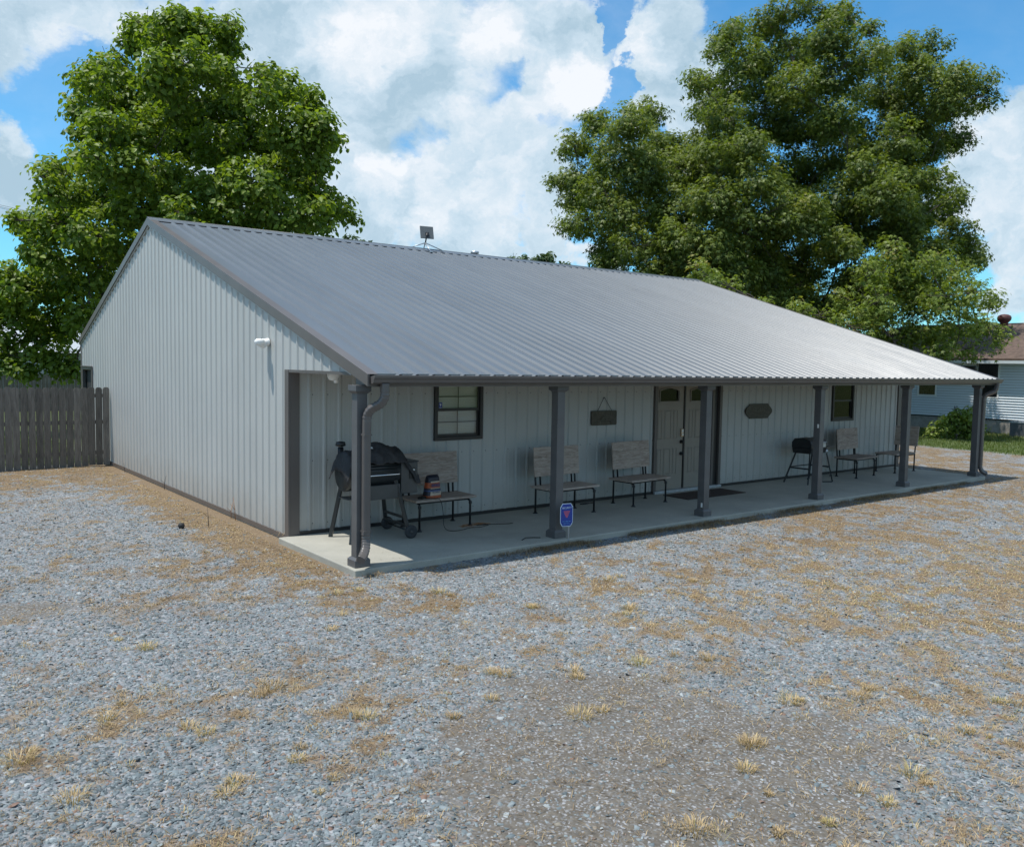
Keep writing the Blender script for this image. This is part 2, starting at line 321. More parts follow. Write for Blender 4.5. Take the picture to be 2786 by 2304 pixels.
# ------------------------------------------------------------------ ground
def axis_coords(lo, hi, step, far):
    c = list(np.arange(lo, hi+step/2, step)); s = step; a = c[0]; out = []
    while a > -far: s *= 1.28; a -= s; out.append(a)
    s = step; b = c[-1]; o2 = []
    while b < far: s *= 1.28; b += s; o2.append(b)
    return np.array(out[::-1]+c+o2)
gx = axis_coords(-9, 30, .11, 3000); gy = axis_coords(-9.5, 15, .11, 3000)
X, Y = np.meshgrid(gx, gy, indexing='ij'); nx, ny = X.shape
Zg = ground_h(X, Y); st, di, gr = masks(X, Y)
idx = np.arange(nx*ny).reshape(nx, ny)
F = np.stack([idx[:-1, :-1], idx[1:, :-1], idx[1:, 1:], idx[:-1, 1:]], -1).reshape(-1, 4)
def groundmat():
    mt, nt, b = nodes('gravel_ground'); b.inputs['Roughness'].default_value = .95; b.inputs['Specular IOR Level'].default_value = .25
    geo = N(nt, 'ShaderNodeNewGeometry'); P = geo.outputs['Position']
    def A(n): return N(nt, 'ShaderNodeAttribute', attribute_name=n).outputs['Fac']
    def mixc(f, a, c):
        q = N(nt, 'ShaderNodeMixRGB'); 
        for i, s_ in enumerate((f, a, c)):
            if isinstance(s_, tuple): q.inputs[i].default_value = (*s_, 1)
            elif isinstance(s_, float): q.inputs[i].default_value = s_
            else: L(nt, s_, q.inputs[i])
        return q.outputs[0]
    def ramp(f, stops):
        r = N(nt, 'ShaderNodeValToRGB'); L(nt, f, r.inputs[0]); e = r.color_ramp.elements
        e[0].position, e[0].color = stops[0][0], (*stops[0][1], 1); e[1].position, e[1].color = stops[-1][0], (*stops[-1][1], 1)
        for p, c in stops[1:-1]: q = e.new(p); q.color = (*c, 1)
        return r.outputs[0]
    def M2(op, a, c):
        q = N(nt, 'ShaderNodeMath', operation=op)
        for i, s_ in enumerate((a, c)):
            if isinstance(s_, float): q.inputs[i].default_value = s_
            else: L(nt, s_, q.inputs[i])
        return q.outputs[0]
    v1 = N(nt, 'ShaderNodeTexVoronoi', Scale=34., Randomness=1.); L(nt, P, v1.inputs['Vector'])
    v2 = N(nt, 'ShaderNodeTexVoronoi', Scale=75.); L(nt, P, v2.inputs['Vector'])
    big = N(nt, 'ShaderNodeTexNoise', Scale=.7, Detail=6., Roughness=.65); L(nt, P, big.inputs[0])
    fine = N(nt, 'ShaderNodeTexNoise', Scale=14., Detail=6., Roughness=.7); L(nt, P, fine.inputs[0])
    sep = N(nt, 'ShaderNodeSeparateColor'); L(nt, v1.outputs['Color'], sep.inputs[0])
    sep2 = N(nt, 'ShaderNodeSeparateColor'); L(nt, v2.outputs['Color'], sep2.inputs[0])
    stone = ramp(sep.outputs[0], [(0., (.09, .10, .11)), (.45, (.16, .18, .195)), (.8, (.24, .265, .28)), (1., (.38, .39, .40))])
    small = ramp(sep2.outputs[0], [(0., (.12, .115, .11)), (.5, (.20, .20, .20)), (1., (.36, .36, .37))])
    g = mixc(M2('GREATER_THAN', sep.outputs[1], .55), stone, small)
    g = mixc(.35, g, ramp(big.outputs[0], [(.3, (.15, .155, .165)), (.7, (.27, .28, .30))]))
    dirt = mixc(ramp(sep2.outputs[1], [(.6, (0, 0, 0)), (.9, (1, 1, 1))]), ramp(fine.outputs[0], [(.3, (.074, .060, .044)), (.7, (.155, .132, .10))]), small)
    g = mixc(M2('MULTIPLY', A('dirt'), .85), g, dirt)
    wv = N(nt, 'ShaderNodeTexNoise', Scale=45., Detail=5., Roughness=.75, Distortion=1.5); L(nt, P, wv.inputs[0])
    strw = ramp(wv.outputs[0], [(.28, (.07, .042, .022)), (.5, (.18, .12, .062)), (.72, (.36, .26, .14))])
    sm = ramp(M2('ADD', A('straw'), M2('MULTIPLY', M2('SUBTRACT', fine.outputs[0], .5), .9)), [(.24, (0, 0, 0)), (.85, (.85, .85, .85))])
    g = mixc(sm, g, strw)
    farg = ramp(fine.outputs[0], [(.3, (.055, .085, .025)), (.55, (.10, .13, .04)), (.75, (.24, .21, .09))])
    farb = ramp(big.outputs[0], [(.35, (.065, .10, .028)), (.6, (.13, .15, .05)), (.75, (.27, .22, .10))])
    g = mixc(A('lawn'), g, mixc(.5, farg, farb))
    L(nt, g, b.inputs['Base Color'])
    h = M2('ADD', M2('MULTIPLY', M2('SUBTRACT', .5, v1.outputs['Distance']), 1.), M2('MULTIPLY', fine.outputs[0], .6))
    bp = N(nt, 'ShaderNodeBump', Strength=.9, Distance=.012); L(nt, h, bp.inputs['Height']); L(nt, bp.outputs[0], b.inputs['Normal'])
    return mt
M['ground'] = groundmat()
V = np.stack([X, Y, Zg], -1).reshape(-1, 3)
g = fastmesh('ground', V, F, 'ground', {'straw': st.ravel(), 'dirt': di.ravel(), 'lawn': gr.ravel()}, True); tag(g, kind='structure')

# ------------------------------------------------------------------ loose stones
def stone_mat():
    mt, nt, b = nodes('gravel_stone'); b.inputs['Roughness'].default_value = .8
    a = N(nt, 'ShaderNodeAttribute', attribute_name='tone'); r = N(nt, 'ShaderNodeValToRGB'); L(nt, a.outputs['Fac'], r.inputs[0]); e = r.color_ramp.elements
    e[0].color = (.066, .082, .088, 1); e[1].color = (.19, .115, .085, 1)
    for p, c in ((.35, (.135, .165, .178)), (.64, (.22, .255, .268)), (.80, (.34, .365, .37)), (.83, (.23, .21, .17))): q = e.new(p); q.color = (*c, 1)
    L(nt, r.outputs[0], b.inputs['Base Color']); return mt
M['stone'] = stone_mat()
def inside_slab(x, y, mrg=0): return (x > -.2-mrg) & (x < 16.3+mrg) & (y > .02-mrg) & (y < 15.4+mrg)
def cam_sample(n, vlo=1000/K, vhi=2330/K, p=1.0, ulo=-60, uhi=2160):
    u = rng.uniform(ulo, uhi, n); v = vlo+(vhi-vlo)*rng.random(n)**p
    d = FX[None]+((u*K-1393)/FPX)[:, None]*RX+(-(v*K-1152)/FPX)[:, None]*UX
    t = (-.07-CAM[2])/d[:, 2]; P_ = CAM+d*t[:, None]
    ok = (t > 0) & (t < 60); return P_[ok, 0], P_[ok, 1], t[ok]
def near_sample(n, R=16):        # polar sampling about the parking area: density falls with distance
    a = rng.uniform(-1.15, 1.05, n); r = 2.6+(R-2.6)*rng.random(n)**1.25
    ang = math.pi/2-YAW+a
    return CAM[0]+r*np.cos(ang), CAM[1]+r*np.sin(ang), r
x, y, r = near_sample(540000, 24)
s_, d_, g_ = masks(x, y)
keep = (~inside_slab(x, y)) & (rng.random(len(x)) > d_*.95) & (rng.random(len(x)) > s_*.9) & (g_ < .4)
x, y, r = x[keep], y[keep], r[keep]
n = len(x); size = .006+.0105*rng.random(n)**2.0; size *= 1+.55*(rng.random(n) < .03)
base = np.array([[-1, -1, -1], [1, -1, -1], [1, 1, -1], [-1, 1, -1], [-.75, -.7, 1], [.7, -.75, 1], [.8, .7, 1], [-.7, .75, 1]], float)
quad = np.array([[4, 5, 6, 7], [0, 1, 5, 4], [1, 2, 6, 5], [2, 3, 7, 6], [3, 0, 4, 7]])
ax = np.stack([rng.uniform(.8, 1.45, n), rng.uniform(.5, .95, n), rng.uniform(.14, .38, n)], -1)
P0 = (base[None]*ax[:, None, :]+rng.normal(0, 1, (n, 8, 3))*np.array([.30, .24, .10]))*size[:, None, None]
an = rng.uniform(0, 6.283, n); c, s = np.cos(an)[:, None], np.sin(an)[:, None]; tl = rng.normal(0, .26, n)[:, None]; t2 = rng.normal(0, .22, n)[:, None]
px, py, pz = P0[..., 0], P0[..., 1], P0[..., 2]+P0[..., 0]*tl+P0[..., 1]*t2
P1 = np.stack([px*c-py*s+x[:, None], px*s+py*c+y[:, None], pz+(ground_h(x, y)+size*.16)[:, None]], -1)
Fs = (quad[None]+(np.arange(n)*8)[:, None, None]).reshape(-1, 4)
mac = (fbm(x*.9+40, y*.9+3, 4)-.5)*.35+(fbm(x*.3+4, y*.3+30, 2)-.5)*.25
tn = np.clip(rng.normal(.40, .19, n)+mac, 0, .80); tn = np.where(rng.random(n) < .13, rng.uniform(.84, 1., n), tn)
tn = np.repeat(tn, 8)
g = fastmesh('loose_gravel', P1.reshape(-1, 3), Fs, 'stone', tn); tag(g, 'blue grey crushed stone gravel spread over the yard in front of the metal building', 'gravel', kind='stuff')

# ------------------------------------------------------------------ grass blades
def blades(x, y, z, h, lean, w, tone, curve=.3, az=None):
    n = len(x); a = rng.uniform(0, 6.283, n) if az is None else az; dx, dy = np.cos(a), np.sin(a)
    wx, wy = -dy*w/2, dx*w/2; mx = h*lean
    b0 = np.stack([x-wx, y-wy, z], -1); b1 = np.stack([x+wx, y+wy, z], -1)
    m0 = np.stack([x+dx*mx*.4-wx*.8, y+dy*mx*.4-wy*.8, z+h*.6], -1); m1 = np.stack([x+dx*mx*.4+wx*.8, y+dy*mx*.4+wy*.8, z+h*.6], -1)
    tp = np.stack([x+dx*mx, y+dy*mx, z+h*(1-.3*np.minimum(lean, 2))], -1)
    V = np.stack([b0, b1, m1, m0, tp], 1).reshape(-1, 3); o = (np.arange(n)*5)[:, None]
    F = np.concatenate([np.stack([o[:, 0], o[:, 0]+1, o[:, 0]+2], -1), np.stack([o[:, 0], o[:, 0]+2, o[:, 0]+3], -1), np.stack([o[:, 0]+3, o[:, 0]+2, o[:, 0]+4], -1)])
    return V, F, np.repeat(tone, 5)
# flat straw thatch where the straw mask is high + standing tufts
parts = []
x, y, r = near_sample(1000000, 30); s_, d_, g_ = masks(x, y)
k = (~inside_slab(x, y, .03)) & (rng.random(len(x)) < s_*.8+.03) & (g_ < .5)
x, y, r = x[k], y[k], r[k]; n = len(x)
parts.append(blades(x, y, ground_h(x, y)+.002, rng.uniform(.008, .03, n), rng.uniform(1.0, 4.0, n), np.where(r > 9, .006, .0038), np.clip(rng.normal(.16, .2, n)+.62*(fbm(x*1.7+9, y*1.7+77, 3)-.25)+.34*sstep(-1.2, -3.5, y)*sstep(-2, 3, x), 0, .94)))
def tufts(x, y, k, hh, sp, w=.0035, tlo=.45, thi=.95):
    n = len(x); sc_ = rng.uniform(.5, 1.3, n); ix = np.repeat(np.arange(n), k); m_ = len(ix)
    a = rng.uniform(0, 6.283, m_); rr = sp*sc_[ix]*np.sqrt(rng.random(m_))
    X_, Y_ = x[ix]+rr*np.cos(a), y[ix]+rr*np.sin(a); h = hh*sc_[ix]*rng.uniform(.4, 1.1, m_)
    tt = np.clip(rng.uniform(tlo, thi, n)[ix]+rng.normal(0, .13, m_), 0, .93)
    return blades(X_, Y_, ground_h(X_, Y_), h, rng.uniform(.2, 1.6, m_), w, tt, az=a+rng.normal(0, .5, m_))
x, y, r = near_sample(22000, 26); s_, d_, g_ = masks(x, y)
k = (~inside_slab(x, y, .03)) & (rng.random(len(x)) < .03+s_*.5) & (g_ < .5) & (rng.random(len(x)) > .0)
parts.append(tufts(x[k], y[k], 26, .032, .055, tlo=.15, thi=.9))
TF = [(680, 1290), (750, 1470), (480, 1605), (685, 1600), (1185, 1390), (735, 1210), (950, 1090), (1030, 1385), (1310, 1360), (1530, 1580), (1540, 1530), (1600, 1710), (1425, 1705), (1290, 1250), (930, 1470), (40, 1560), (610, 1560),
      (1420, 1190), (1250, 1190), (1090, 1245), (900, 1215), (1190, 1470), (1870, 1590), (1980, 1500), (2050, 1440), (1760, 1430), (1620, 1440), (560, 1410), (420, 1500), (300, 1330), (860, 1130), (960, 1100), (1150, 1085), (1450, 1350), (1700, 1690), (1820, 1650), (220, 1470), (150, 1640)]
gp = np.array([gpt(*q) for q in TF]); parts.append(tufts(gp[:, 0], gp[:, 1], 110, .06, .075, .0042, .45, .9))
gp = np.array([gpt(*q) for q in TF]); gp = gp+rng.normal(0, .16, gp.shape); k = ~inside_slab(gp[:, 0], gp[:, 1], .05); parts.append(tufts(gp[k, 0], gp[k, 1], 70, .05, .05, .004, .4, .9))
# straw clump lying on the slab corner
q = on_plane(645, 1090, 2, 0); n = 260; parts.append(blades(q[0]+rng.normal(0, .22, n), q[1]+rng.normal(.06, .06, n), np.full(n, .003), rng.uniform(.01, .05, n), rng.uniform(1.5, 5, n), .004, np.clip(rng.normal(.6, .2, n), 0, .93), az=rng.normal(.4, .7, n)))
n = 900; xs_l = rng.uniform(-.1, 16, n); ys_l = .05+rng.random(n)**2.5*.9; parts.append(blades(xs_l, ys_l, np.full(n, .002), rng.uniform(.004, .012, n), rng.uniform(1.5, 4, n), .004, np.clip(rng.normal(.3, .25, n), 0, .93)))
n = 16000; xs_l = rng.uniform(-.1, 16.4, n); ys_l = .01-np.abs(rng.normal(0, .10, n)); k = rng.random(n) < sstep(.35, .6, fbm(xs_l*1.3+70, ys_l*0+5, 3)); xs_l, ys_l = xs_l[k], ys_l[k]; n = len(xs_l); parts.append(blades(xs_l, ys_l, np.full(n, -.068), rng.uniform(.02, .07, n), rng.uniform(.4, 2.2, n), .004, np.clip(rng.normal(.22, .2, n), 0, .93)))
V = np.concatenate([p[0] for p in parts]); off = np.cumsum([0]+[len(p[0]) for p in parts[:-1]]); F = np.concatenate([p[1]+o for p, o in zip(parts, off)]); T = np.concatenate([p[2] for p in parts])
g = fastmesh('dry_grass', V, F, 'straw', T); tag(g, 'dry tan straw and grass tufts growing through the gravel', 'dry grass', kind='stuff')
# lawn strip between the gravel and the house, and behind the fence
n = 150000; x = rng.uniform(22.5, 33, n); y = rng.uniform(-3, 16, n); s_, d_, g_ = masks(x, y); k = rng.random(n) < g_; x, y = x[k], y[k]; n = len(x)
dryb = sstep(29.5, 31.5, x+(fbm(x*2, y*2)-.5)*3)
p1 = blades(x, y, ground_h(x, y), rng.uniform(.04, .12, n)*(1+.8*dryb), rng.uniform(.2, .9, n), .012, np.clip(rng.normal(.35, .22, n)+dryb*.5*rng.random(n)+.0, 0, 1))
n = 40000; x = rng.uniform(-9, -.1, n); y = rng.uniform(12.8, 22, n)
p2 = blades(x, y, ground_h(x, y), rng.uniform(.05, .14, n), rng.uniform(.2, .9, n), .012, np.clip(rng.normal(.35, .2, n), 0, 1))
g = fastmesh('lawn_grass', np.concatenate([p1[0], p2[0]]), np.concatenate([p1[1], p2[1]+len(p1[0])]), 'greengrass', np.concatenate([p1[2], p2[2]])); tag(g, 'green and straw coloured lawn grass beside the white house and behind the fence', 'grass', kind='stuff')

# ------------------------------------------------------------------ porch slab
mb = MB(); mb.box(-.17, 16.03, .03, 2.27, -.22, 0)
slab = mb.build('porch_slab', 'slab', bevel=.012); tag(slab, kind='structure')

# ------------------------------------------------------------------ the metal building
WY = 2.286; XR = 16.27; RY, RZ = 8.98, 5.106; BY, BZ = 15.456, 2.84; EZ = 2.25
def roofz(y): return EZ+(RZ-EZ)*y/RY if y <= RY else RZ+(BZ-RZ)*(y-RY)/(BY-RY)
bld = empty('metal_building', (0, 0, 0), label='long low pale grey ribbed metal building with charcoal metal roof and front porch', cat='building')
def rib_profile(a, b, first, sp, h=.021, w=.032, t=.013, minor=True):
    """sorted (t, offset) breakpoints"""
    pts = {round(a, 4): 0., round(b, 4): 0.}; c = first
    while c < b:
        for d, o in ((-w, 0), (-t, h), (t, h), (w, 0)):
            if a < c+d < b: pts[round(c+d, 4)] = o
        if minor:
            for mm in (sp/3, 2*sp/3):
                for d, o in ((-.014, 0), (0, .002), (.014, 0)):
                    if a < c+mm+d < b: pts[round(c+mm+d, 4)] = o
        c += sp
    return sorted(pts.items())
def wall(name, prof, z0, ztop, fn, openings=(), extra=(), parent=bld, mt='siding', screws=None):
    ts = [p[0] for p in prof]; os_ = [p[1] for p in prof]
    allt = sorted(set(ts+[o[0] for o in openings]+[o[1] for o in openings]+list(extra)))
    mb = MB()
    for a, b in zip(allt[:-1], allt[1:]):
        if b-a < 1e-4: continue
        oa, ob = np.interp(a, ts, os_), np.interp(b, ts, os_); mid = (a+b)/2
        z0a, z0b = (z0(a+1e-5), z0(b-1e-5)) if callable(z0) else (z0, z0)
        segs = [(z0a, z0b, ztop(a), ztop(b))]
        for o in openings:
            if o[0]-1e-5 <= a and b <= o[1]+1e-5:
                segs = [s2 for s2 in ((z0a, z0b, o[2], o[2]), (o[3], o[3], ztop(a), ztop(b))) if s2[2] > s2[0]+1e-3]
        for s2 in segs:
            mb.add([fn(a, s2[0], oa), fn(b, s2[1], ob), fn(b, s2[3], ob), fn(a, s2[2], oa)], [(0, 1, 2, 3)])
    if screws:
        rows, tpos = screws
        for zz in rows:
            for t_ in tpos:
                zt = ztop(t_); zb = z0(t_) if callable(z0) else z0
                if zb+.03 < zz < zt-.05 and not any(o[0] < t_ < o[1] and o[2] < zz < o[3] for o in openings):
                    off = np.interp(t_, ts, os_); w = .0055
                    mb.add([fn(t_-w, zz-w, off+.004), fn(t_+w, zz-w, off+.004), fn(t_+w, zz+w, off+.004), fn(t_-w, zz+w, off+.004), fn(t_-w*1.4, zz-w*1.4, off), fn(t_+w*1.4, zz-w*1.4, off), fn(t_+w*1.4, zz+w*1.4, off), fn(t_-w*1.4, zz+w*1.4, off)],
                           [(0, 1, 2, 3), (0, 4, 5, 1), (1, 5, 6, 2), (2, 6, 7, 3), (3, 7, 4, 0)], 1)
    o = mb.build(name, [mt, 'screw'], parent, fixn=False); return o
# gable wall (x = 0), from the porch triangle to the back
GD = (14.12, 15.16, -.05, 2.11)
zt = lambda y: roofz(y)-.028
gsp = .2462; gf = 2.28-.02
first = gf-gsp*8+.0
prof = rib_profile(.42, 15.4, first, gsp)
scr = [first+gsp*k+dd for k in range(0, 64) for dd in (.05,)]
wall('gable_wall', prof, lambda y: 2.28 if y < WY-1e-4 else .0, zt, lambda t, z, o: (-.0-o, t, z), [GD], [WY, RY], screws=([.16, .95, 1.85, 2.75, 3.65, 4.4], [q for q in scr if q > .45]))
mb = MB(); mb.box(-.028, .02, .40, WY-.003, 2.245, 2.282); mb.build('soffit_trim', 'trim', bld)
mb = MB(); mb.box(-.03, .02, WY+.10, 15.4, -.06, .008); mb.build('base_trim', 'trim', bld)
mb = MB(); mb.box(-.015, .12, WY+.02, 15.4, -.30, -.061); mb.build('foundation', 'slab', bld)
# corner trim (L shaped)
mb = MB(); mb.box(-.034, .0, WY-.034, WY+.095, -.06, 2.282); mb.box(.0, .13, WY-.034, WY, -.06, 2.262); mb.build('corner_trim', 'trim', bld, bevel=.003)
mb = MB(); mb.box(-.030, .01, 15.36, 15.43, -.06, BZ-.02); mb.build('corner_trim', 'trim', bld, bevel=.003)
mb = MB(); mb.box(XR-.13, XR+.03, WY-.034, WY, -.06, 2.262); mb.build('corner_trim', 'trim', bld, bevel=.003)
# front wall with its openings
DX0, DX1 = 7.275, 8.86
OP = [(2.35, 3.18, 1.25, 2.12), (13.22, 14.04, 1.25, 2.12), (DX0-.02, 9.10, -.01, 2.12)]
prof = rib_profile(.10, 16.2, .284, .2286)
scr = [.284+.2286*k+dd for k in range(0, 71) for dd in (.05,)]
wall('front_wall', prof, .02, lambda t: 2.262, lambda t, z, o: (t, WY-o, z), OP, screws=([.14, 1.02, 1.94], scr))
mb = MB(); mb.box(.13, DX0-.08, WY-.03, WY+.02, .0, .05); mb.box(9.18, 16.14, WY-.03, WY+.02, .0, .05); mb.build('base_trim', 'frame', bld)
# back and right walls
RW = [(3.1, 4.6, 1.0, 2.1), (8.9, 11.2, 1.0, 2.2)]
wall('end_wall', rib_profile(.42, 15.4, .5, gsp), lambda y: 2.28 if y < WY-1e-4 else .0, zt, lambda t, z, o: (XR+o, t, z), RW, [WY, RY])
wall('back_wall', rib_profile(0, XR, .3, .2286), 0, lambda t: BZ-.03, lambda t, z, o: (t, 15.4+o, z))
mb = MB(); mb.box(.05, XR-.05, WY+.12, 15.35, .0, .03); mb.build('floor', 'inside', bld)
# ceilings
mb = MB(); mb.box(.0, XR, .02, WY-.002, 2.262, 2.275); mb.build('porch_ceiling', 'ceil', bld)
# end wall window frames
for (a, b, c, d) in RW:
    mb = MB()
    for bx_ in ((a-.04, a+.03, c-.04, d+.04), (b-.03, b+.04, c-.04, d+.04)): mb.box(XR-.03, XR+.05, bx_[0], bx_[1], bx_[2], bx_[3])
    mb.box(XR-.031, XR+.051, a+.03, b-.03, c-.04, c+.03); mb.box(XR-.031, XR+.051, a+.03, b-.03, d-.03, d+.04)
    w_ = mb.build('window', 'frame', bld); mb = MB(); mb.box(XR-.003, XR+.003, a+.02, b-.02, c+.02, d-.02); mb.build('pane', 'glass', w_)
# roof: ribbed sheets, front and back slopes
rf = MB()
pr = rib_profile(-.02, XR+.02, .3697, .2286, .030, .040, .011)
sl = math.atan2(RZ-EZ, RY)
def slope(y0, z0, y1, z1, name):
    mb = MB(); nrm = Vector((0, -(z1-z0), (y1-y0))).normalized()
    if nrm.z < 0: nrm = -nrm
    segs = 10
    for (a, oa), (b, ob) in zip(pr[:-1], pr[1:]):
        vs = []; fs = []
        for i in range(segs+1):
            t = i/segs; y = y0+(y1-y0)*t; z = z0+(z1-z0)*t
            vs += [(a, y+nrm.y*oa, z+nrm.z*oa), (b, y+nrm.y*ob, z+nrm.z*ob)]
        for i in range(segs): fs.append((2*i, 2*i+1, 2*i+3, 2*i+2))
        mb.add(vs, fs)
    # screws along purlin rows
    for k in range(1, 13):
        t = k/13.; y = y0+(y1-y0)*t; z = z0+(z1-z0)*t
        for j in range(71):
            a = .3697+.2286*j+.055
            if a > XR: continue
            w = .008; up = .005; dy = (y1-y0)/math.hypot(y1-y0, z1-z0); dz = (z1-z0)/math.hypot(y1-y0, z1-z0)
            vs = [(a+i*w, y+j2*w*dy+nrm.y*up, z+j2*w*dz+nrm.z*up) for i, j2 in ((-1, -1), (1, -1), (1, 1), (-1, 1))]+[(a+i*w, y+j2*w*dy, z+j2*w*dz) for i, j2 in ((-1, -1), (1, -1), (1, 1), (-1, 1))]
            mb.add(vs, [(0, 1, 2, 3), (0, 4, 5, 1), (1, 5, 6, 2), (2, 6, 7, 3), (3, 7, 4, 0)], 1)
    return mb.build(name, ['roof', 'screw'], bld, fixn=False)
roof = slope(-.03, EZ-.01, RY, RZ, 'roof'); slope(BY, BZ, RY, RZ, 'roof')
# underside deck so the sheets have thickness
mb = MB(); T_ = .012
for (y0, z0, y1, z1) in ((.02, EZ-.018, RY, RZ-.02), (RY, RZ-.02, BY-.02, BZ-.02)):
    mb.add([(.02, y0, z0), (XR-.02, y0, z0), (XR-.02, y1, z1), (.02, y1, z1), (.02, y0, z0-.01), (XR-.02, y0, z0-.01), (XR-.02, y1, z1-.01), (.02, y1, z1-.01)], [(0, 1, 2, 3), (7, 6, 5, 4), (0, 4, 5, 1), (1, 5, 6, 2), (2, 6, 7, 3), (3, 7, 4, 0)])
mb.build('roof_deck', 'ceil', bld)
# ridge cap
mb = MB()
for sgn, (y1, z1) in ((-1, (RY-.19, roofz(RY-.19)+.026)), (1, (RY+.19, roofz(RY+.19)+.026))):
    poly = [(RY, RZ+.034), (y1, z1), (y1, z1-.012), (y1, z1-.012)]
    mb.add([(-.055, RY, RZ+.036), (XR+.055, RY, RZ+.036), (XR+.055, y1, z1), (-.055, y1, z1), (XR+.055, y1+sgn*.012, z1-.012), (-.055, y1+sgn*.012, z1-.012)], [(0, 1, 2, 3), (3, 2, 4, 5)])
mb.tube([(-.055, RY, RZ+.034), (XR+.055, RY, RZ+.034)], .011, 8)
mb.build('ridge_cap', 'roof', roof, solid=.002)
# rake trims: vertical face + top flange
for xs, sg in ((-.03, -1), (XR+.03, 1)):
    for (ya, yb) in ((-.03, RY), (BY, RY)):
        za, zb = roofz(ya), roofz(yb); up = .028; dn = -.115
        x1, x2 = xs, xs+sg*.028; xin = xs-sg*.11
        vs = [(x2, ya, za+up), (x2, yb, zb+up), (x2, yb, zb+dn), (x2, ya, za+dn), (x1, ya, za+dn), (x1, yb, zb+dn), (xin, ya, za+up), (xin, yb, zb+up), (xin, ya, za+up-.006), (xin, yb, zb+up-.006), (x1, ya, za+up-.006), (x1, yb, zb+up-.006)]
        mb = MB(); mb.add(vs, [(0, 1, 2, 3), (3, 2, 5, 4), (0, 6, 7, 1), (6, 8, 9, 7), (8, 10, 11, 9), (10, 4, 5, 11), (0, 3, 4, 10, 8, 6), (1, 7, 9, 11, 5, 2)])
        mb.build('rake_trim', 'trim', bld, bevel=.003)
# small dark J trim under the rake against the gable
for (ya, yb) in ((.42, RY), (15.4, RY)):
    za, zb = roofz(ya)-.115, roofz(yb)-.115
    mb = MB(); mb.bar((-.024, ya, za-.012), (-.024, yb, zb-.012), .022, .022); mb.build('gable_channel', 'siding', bld)
# fascia, beam, gutter
mb = MB(); mb.box(.0, XR, -.0, .02, 2.12, 2.235); mb.build('fascia', 'trim', bld)
mb = MB(); mb.box(.0, XR, .14, .30, 2.135, 2.2615); mb.build('beam', 'post', bld)
gp_ = [(-.004, 2.235), (-.004, 2.158), (-.075, 2.158), (-.098, 2.175), (-.104, 2.205), (-.122, 2.222), (-.126, 2.252), (-.112, 2.254)]
mb = MB(); xs_ = (-.015, 16.33)
for (a, b) in zip(gp_[:-1], gp_[1:]): mb.add([(xs_[0], *a), (xs_[1], *a), (xs_[1], *b), (xs_[0], *b)], [(0, 1, 2, 3)])
gut = mb.build('gutter', 'gutter', bld, solid=.003, fixn=False)
for xx in xs_:
    mb = MB(); mb.prism([p for p in gp_], lambda p, t: (t, p[0], p[1]), xx-.003, xx+.004); mb.build('end_cap', 'gutter', gut)
# posts
PX = [-.123, 2.946, 6.107, 9.339, 12.52, 15.756]
PL = []
for i, px0 in enumerate(PX):
    cx, cy = px0+.1, .225; p = empty('porch_post_%s' % 'x' if False else 'porch_post', (cx, cy, 0)); p.parent = bld
    mb = MB(); mb.box(-.066, .066, -.066, .066, .10, 2.134); mb.build('shaft', 'post', p, bevel=.003)
    mb = MB(); mb.box(-.1, .1, -.1, .1, .0, .085)
    mb.add([(-.1, -.1, .085), (.1, -.1, .085), (.1, .1, .085), (-.1, .1, .085), (-.075, -.075, .112), (.075, -.075, .112), (.075, .075, .112), (-.075, .075, .112)], [(0, 1, 5, 4), (1, 2, 6, 5), (2, 3, 7, 6), (3, 0, 4, 7), (4, 5, 6, 7)]); mb.build('base', 'post', p, bevel=.004)
    mb = MB(); mb.add([(-.07, -.07, 2.035), (.07, -.07, 2.035), (.07, .07, 2.035), (-.07, .07, 2.035), (-.1, -.1, 2.065), (.1, -.1, 2.065), (.1, .1, 2.065), (-.1, .1, 2.065)], [(0, 1, 5, 4), (1, 2, 6, 5), (2, 3, 7, 6), (3, 0, 4, 7), (3, 2, 1, 0)])
    mb.box(-.1, .1, -.1, .1, 2.065, 2.1335); mb.build('capital', 'post', p, bevel=.003)
    PL.append(p)
for p, zz, yy in ((PL[3], 1.33, .0), (PL[2], .145, -.05)):
    mb = MB(); mb.box(-.0685, -.066, -.045+yy*0, -.01, zz, zz+.07); mb.build('paint_chip', 'white', p)
# the rake end block beside post one
mb = MB(); mb.box(-.02, .13, .13, .32, 2.14, 2.26); mb.build('beam_end', 'post', bld)
# downspouts
def spout(path, name='downspout', ripple=()):
    pts = []; rs = []
    for i in range(len(path)-1):
        a, b = Vector(path[i]), Vector(path[i+1]); n = max(2, int((b-a).length/.012))
        for k in range(n): pts.append(tuple(a.lerp(b, k/n)))
    pts.append(path[-1])
    # smooth
    P_ = [Vector(p) for p in pts]
    for _ in range(7): P_ = [P_[0]]+[(P_[i-1]+P_[i]*2+P_[i+1])/4 for i in range(1, len(P_)-1)]+[P_[-1]]
    for i, p in enumerate(P_):
        bend = 0
        if 5 < i < len(P_)-6: bend = (P_[i+5]-P_[i]).normalized().cross((P_[i]-P_[i-5]).normalized()).length
        rs.append(.050+(.004*math.sin(i*1.9) if bend > .06 else 0))
    mb = MB(); mb.tube([tuple(p) for p in P_], rs, 20, sx=.8, sq=.55)
    return mb.build(name, 'gutter', bld)
spout([(.15, -.06, 2.16), (.15, -.06, 2.00), (.12, -.04, 1.93), (.03, .05, 1.86), (.008, .10, 1.79), (.005, .108, 1.5), (.005, .108, .6), (.005, .105, .33), (-.02, .065, .23), (-.08, .0, .175), (-.15, -.065, .14)])
